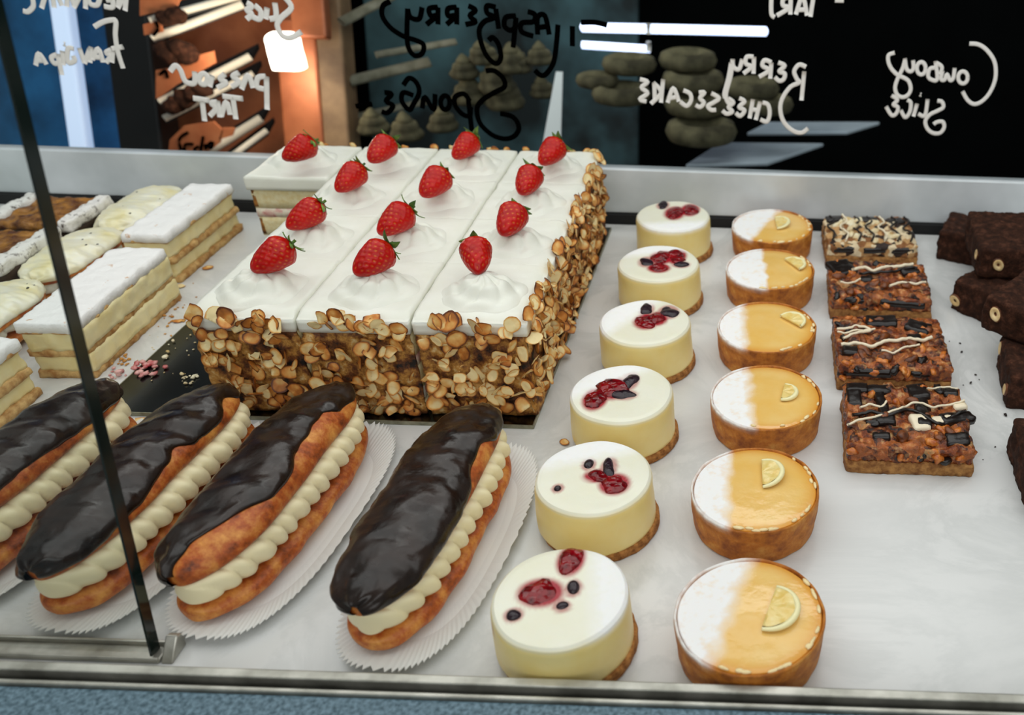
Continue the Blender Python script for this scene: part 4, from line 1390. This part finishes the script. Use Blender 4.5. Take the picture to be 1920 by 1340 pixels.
    def drizzle(pts, r_, mat, nm):
        P = catmull([(x, y, 0) for x, y in pts], 7)
        P = [(p.x, p.y, zt + .0030 + .6 * tz(p.x, p.y) + .0006 * nz(p.x, p.y, 0, 300, 2)) for p in P]
        mb = MB()
        mb.tube(P, r_, 8)
        mb.build(nm, mat, t_, True)
    W_, D_ = M['whitechoc'], M['chunk']
    if k == 0:
        drizzle([(-.044, -.018), (-.036, -.012), (-.028, -.010), (-.018, -.004), (-.006, .002), (.002, .010), (.010, .012), (.018, .006), (.026, .010), (.038, .013), (.044, .016)], .0009, W_, 'white_drizzle')
        drizzle([(-.034, .004), (-.026, .008), (-.018, .006), (-.014, .012)], .0009, W_, 'white_drizzle')
        drizzle([(.018, .030), (.030, .034), (.042, .032)], .0007, W_, 'white_drizzle')
        drizzle([(-.040, -.006), (-.026, -.002), (-.012, -.004), (.004, .004), (.020, -.012), (.034, -.002), (.043, .004)], .0013, D_, 'dark_drizzle')
    elif k == 1:
        drizzle([(-.044, .014), (-.034, .014), (-.026, .018), (-.016, .012), (-.030, .004), (-.040, -.003)], .0012, W_, 'white_drizzle')
        drizzle([(-.044, .008), (-.036, .006), (-.026, .010), (-.012, .014)], .0009, W_, 'white_drizzle')
        drizzle([(-.042, -.012), (-.030, -.010), (-.018, -.013), (-.006, -.006), (.006, -.004), (.016, .000), (.024, -.002), (.034, .003)], .0015, W_, 'white_drizzle')
        drizzle([(-.010, -.020), (.000, -.022), (.010, -.014), (.022, -.010)], .0009, W_, 'white_drizzle')
    elif k == 2:
        drizzle([(-.024, .012), (-.014, .018), (-.004, .014), (.010, .020), (.024, .022), (.034, .026)], .0016, W_, 'white_drizzle')
        drizzle([(-.018, .004), (-.004, .008), (.010, .010), (.026, .018), (.036, .020)], .0013, D_, 'dark_drizzle')
        drizzle([(.008, -.016), (.020, -.010), (.032, -.012), (.042, -.006)], .0012, W_, 'white_drizzle')
        drizzle([(-.036, -.010), (-.026, -.014), (-.018, -.006)], .0009, W_, 'white_drizzle')
    else:
        for q in range(7):
            x0 = -.040 + q * .013
            drizzle([(x0, -.028), (x0 + .004, -.012), (x0 - .003, .004), (x0 + .005, .018), (x0 + .001, .030)], .0011, D_ if q % 3 != 1 else W_, 'dark_drizzle' if q % 3 != 1 else 'white_drizzle')

# ================================================================ BROWNIES
def hazelnut(par, p, nrm, r_, k):
    P = [(0, .0000), (.25, .0004), (.32, .0016), (.7, .0018), (.86, .0015), (1.0, .0002), (1.0, -.002), (0, -.002)]
    n_ = 22
    V = []
    for rr_, z in P:
        for j in range(n_):
            a = 2 * PI * j / n_
            e = 1 + .08 * nz(math.cos(a), math.sin(a), 0, 1.2, k)
            V.append((rr_ * r_ * e * math.cos(a) * 1.18, rr_ * r_ * e * math.sin(a) * .9, z))
    q = Vector(nrm).to_track_quat('Z', 'Y').to_matrix() @ Matrix.Rotation(k * 1.3, 3, 'Z')
    o_ = obj('hazelnut', xf(V, p, q), grid_faces(len(P), n_, False, True), [M['hazelskin'], M['hazel']], par)
    for pi, f in enumerate(o_.data.polygons):
        ring = pi // n_
        f.material_index = 1 if ring in (1, 2, 3) else 0


BR = [  # centre, size, bottom z, turn, label, nuts
    ((.2120, .8390), (.076, .055, .0305), .0003, -.38, 'brownie at the back of the pile, bottom layer, near the grey upstand', [((.010, -.0275, .012), (0, -1, 0))]),
    ((.2178, .7260), (.076, .070, .0300), .0003, -.74, 'brownie in the middle of the pile, bottom layer, corner towards the slices', [((.020, -.035, .021), (0, -1, .1)), ((-.033, -.035, .010), (0, -1, 0))]),
    ((.2265, .5985), (.076, .066, .0300), .0003, -.09, 'brownie at the front of the pile, bottom layer', [((-.038, .022, .021), (-1, 0, .1)), ((-.038, -.024, .012), (-1, 0, 0))]),
    ((.2270, .7700), (.078, .086, .0285), .0318, -.02, 'brownie on top at the back of the pile, whole top showing', [((-.039, -.030, .017), (-1, 0, 0)), ((-.022, -.043, .014), (0, -1, 0)), ((.026, -.043, .009), (0, -1, 0))]),
    ((.2240, .6440), (.072, .070, .0285), .0316, -.70, 'brownie on top at the front of the pile, corner with a hazelnut towards the slices', [((-.024, -.035, .017), (0, -1, .2)), ((.012, -.035, .012), (0, -1, 0))]),
    ((.2140, .4800), (.076, .074, .0300), .0003, .0, 'single brownie cut by the right edge of the view, nearest the front', []),
]
for k, (c_, s_, z0, rz, lab, nuts) in enumerate(BR):
    t_ = thing('brownie', lab, 'brownie', (c_[0], c_[1], z0), rz, 'hazelnut brownies piled at the right')
    V, Fc = rough_box(s_[0], s_[1], s_[2], .0020, 110, k + 70, .0022, .0028)
    obj('brownie_block', V, Fc, M['brownie'], t_)
    for q, (p, n_) in enumerate(nuts):
        hazelnut(t_, p, n_, .0058, q + k)

# ================================================================ MILLEFEUILLES, PASSIONFRUIT FINGERS, SUGARED TARTS
def millefeuille(label, cx, cy, lx, ly, rz, seed):
    t_ = thing('millefeuille', label, 'pastry', (cx, cy, 0.0003), rz, 'custard millefeuille slices at the left')
    z = 0
    for nm, h, mt, gx_, amp in (('puff_pastry_sheet', .0055, 'puff', 0, .0016), ('custard_layer', .0140, 'custard', -.002, .0016), ('puff_pastry_sheet', .0050, 'puff', 0, .0016), ('custard_layer', .0165, 'custard', -.001, .0018), ('sugared_pastry_lid', .0075, 'sugartop', .001, .0014)):
        V, Fc = rough_box(lx + gx_, ly + gx_, h + .0008, amp, 110, seed + z * 200, .0028, .0020, z0=z)
        dx = .0014 * math.sin(seed * 3 + z * 300)
        obj(nm, xf(V, (dx, 0, 0)), Fc, M[mt], t_)
        if nm.startswith('sugared'):
            V, Fc = rough_box(lx - .0005, ly - .0005, .0030, .0014, 120, seed + 5, .003, .0012, z0=z - .0012)
            obj('puff_pastry_sheet', xf(V, (dx, 0, 0)), Fc, M['puff'], t_)
        z += h
    return t_


millefeuille('sugar-topped custard millefeuille furthest back, beside the cake', -.5690, .7840, .040, .120, .02, 1)
millefeuille('sugar-topped custard millefeuille in the middle, crossed by the dark glass edge', -.5500, .6330, .044, .130, .05, 2)
millefeuille('sugar-topped custard millefeuille at the far left, cut by the edge of the view', -.5740, .4860, .044, .124, .0, 3)

for k, (cx, cy, lab) in enumerate(((-.634, .822, 'passionfruit-iced finger furthest back, behind the millefeuille'), (-.634, .720, 'passionfruit-iced finger in the middle, behind the dark glass edge'), (-.632, .614, 'passionfruit-iced finger nearest the front, at the left edge of the view'))):
    eclair('passionfruit_finger', lab, 'pastry', cx, cy, .100, .058, .0, 20 + k, lambda t: .12, icing='icing', group='pale passionfruit-iced fingers at the left', piped='cream', tilt=0.0, capx=0.0, hs=.68, seeds=True)

for k, (cx, cy, ly, lab) in enumerate(((-.705, .795, .066, 'sugar-edged brown pastry furthest back at the far left'), (-.705, .712, .078, 'sugar-edged brown pastry nearer the front at the far left'))):
    t_ = thing('sugared_pastry', lab, 'pastry', (cx, cy, 0.0003), 0.02, 'sugar-edged brown pastries at the far left')
    V, Fc = rough_box(.082, ly, .030, .0018, 80, k, .004, .002)
    obj('dark_base', V, Fc, M['darkcrust'], t_)
    V, Fc = rough_box(.060, ly - .003, .008, .003, 90, k + 4, .003, .002, z0=.029)
    obj('baked_filling', V, Fc, M['filling'], t_)
    for s_ in (-1, 1):
        V, Fc = rough_box(.013, ly + .003, .011, .0022, 110, k + s_ + 8, .0022, .003, z0=.0295)
        obj('sugared_edge', xf(V, (s_ * .035, 0, 0)), Fc, M['sugarcrust'], t_)

# ================================================================ LOOSE CRUMBS
def scatter(name, label, cat, spots, mat, zoff=0.0002):
    mb = MB()
    for k, (px, py, s_, z) in enumerate(spots):
        p = at(px, py, z + s_ * .3)
        V, Fc = blob(s_, s_ * .75, s_ * .5, k, .3, 5, 7)
        V = xf(V, p, eul(0, 0, k))
        dz = z + zoff - min(v_[2] for v_ in V)
        mb.add([(a, b, c + dz) for a, b, c in V], Fc)
    o_ = mb.build(name, mat, None, True)
    tag(o_, label, cat, kind='stuff')


rr = random.Random(5)
scatter('brownie_crumbs', 'dark crumbs on the marble between the nutty slices and the brownies', 'crumbs',
        [(1800, 644, .0011, 0), (1803, 660, .0013, 0), (1785, 690, .0013, 0), (1829, 703, .0011, 0), (1820, 718, .0014, 0), (1836, 712, .0007, 0), (1806, 722, .0007, 0), (1866, 838, .0008, 0), (1885, 778, .0018, 0), (1843, 862, .0005, 0), (1795, 748, .0006, 0), (1780, 640, .0007, 0)], M['crumbdark'])
scatter('cake_crumbs', 'pale crumbs lying on the bare left end of the foil board', 'crumbs',
        [(rr.gauss(352, 9), rr.gauss(708, 5), rr.uniform(.0008, .0021), BT) for _ in range(14)] + [(rr.uniform(280, 370), rr.uniform(625, 715), rr.uniform(.0004, .0010), BT) for _ in range(26)] + [(325, 640, .0018, BT), (315, 660, .0016, BT), (310, 670, .0026, BT)], M['crumbwhite'])
scatter('jam_smear', 'red jam and cream smear on the bare left end of the foil board', 'jam smear',
        [(rr.gauss(275, 14), rr.gauss(690, 7), rr.uniform(.0012, .0034), BT) for _ in range(26)] + [(rr.uniform(205, 250), rr.uniform(690, 712), rr.uniform(.001, .003), 0) for _ in range(12)], M['jam'])
scatter('pastry_crumbs', 'golden pastry crumbs strewn on the marble beside the millefeuilles', 'crumbs',
        [(rr.gauss(325, 22), rr.gauss(585, 16), rr.uniform(.0006, .0016), 0) for _ in range(34)] + [(rr.uniform(200, 400), rr.uniform(520, 690), rr.uniform(.0005, .0011), 0) for _ in range(20)] + [(rr.gauss(228, 10), rr.gauss(676, 8), rr.uniform(.0008, .0020), 0) for _ in range(14)], M['crumbgold'])
for k, (px, py, sc, lab) in enumerate(((389, 503, 1.0, 'dark toasted almond flake on the marble right of the rear millefeuille'), (340, 537, .9, 'almond flake on the marble at the foot of the rear millefeuille'), (283, 560, 1.2, 'pale almond flake on the marble beside the middle millefeuille'), (335, 603, .9, 'almond flake among the golden crumbs left of the cake'), (312, 553, .5, 'tiny almond flake on the marble below the rear millefeuille'), (1058, 830, .75, 'toasted almond flake on the marble left of the fourth-row cheesecake'), (258, 790, 1.0, 'golden flake on the marble between the two left eclairs'), (270, 760, .8, 'small golden flake on the marble behind the second eclair from left'))):
    o_ = FL[k % len(FL)].copy()
    o_.data = o_.data.copy()
    COL.objects.link(o_)
    p = at(px, py, 0)
    mz = min(v_.co.z for v_ in o_.data.vertices) * sc
    o_.matrix_world = Matrix.Translation((p.x, p.y, .0004 - mz)) @ Matrix.Rotation(k * 1.1, 4, 'Z') @ Matrix.Scale(sc, 4)
    tag(o_, lab, 'almond flake', 'fallen almond flakes on the marble')
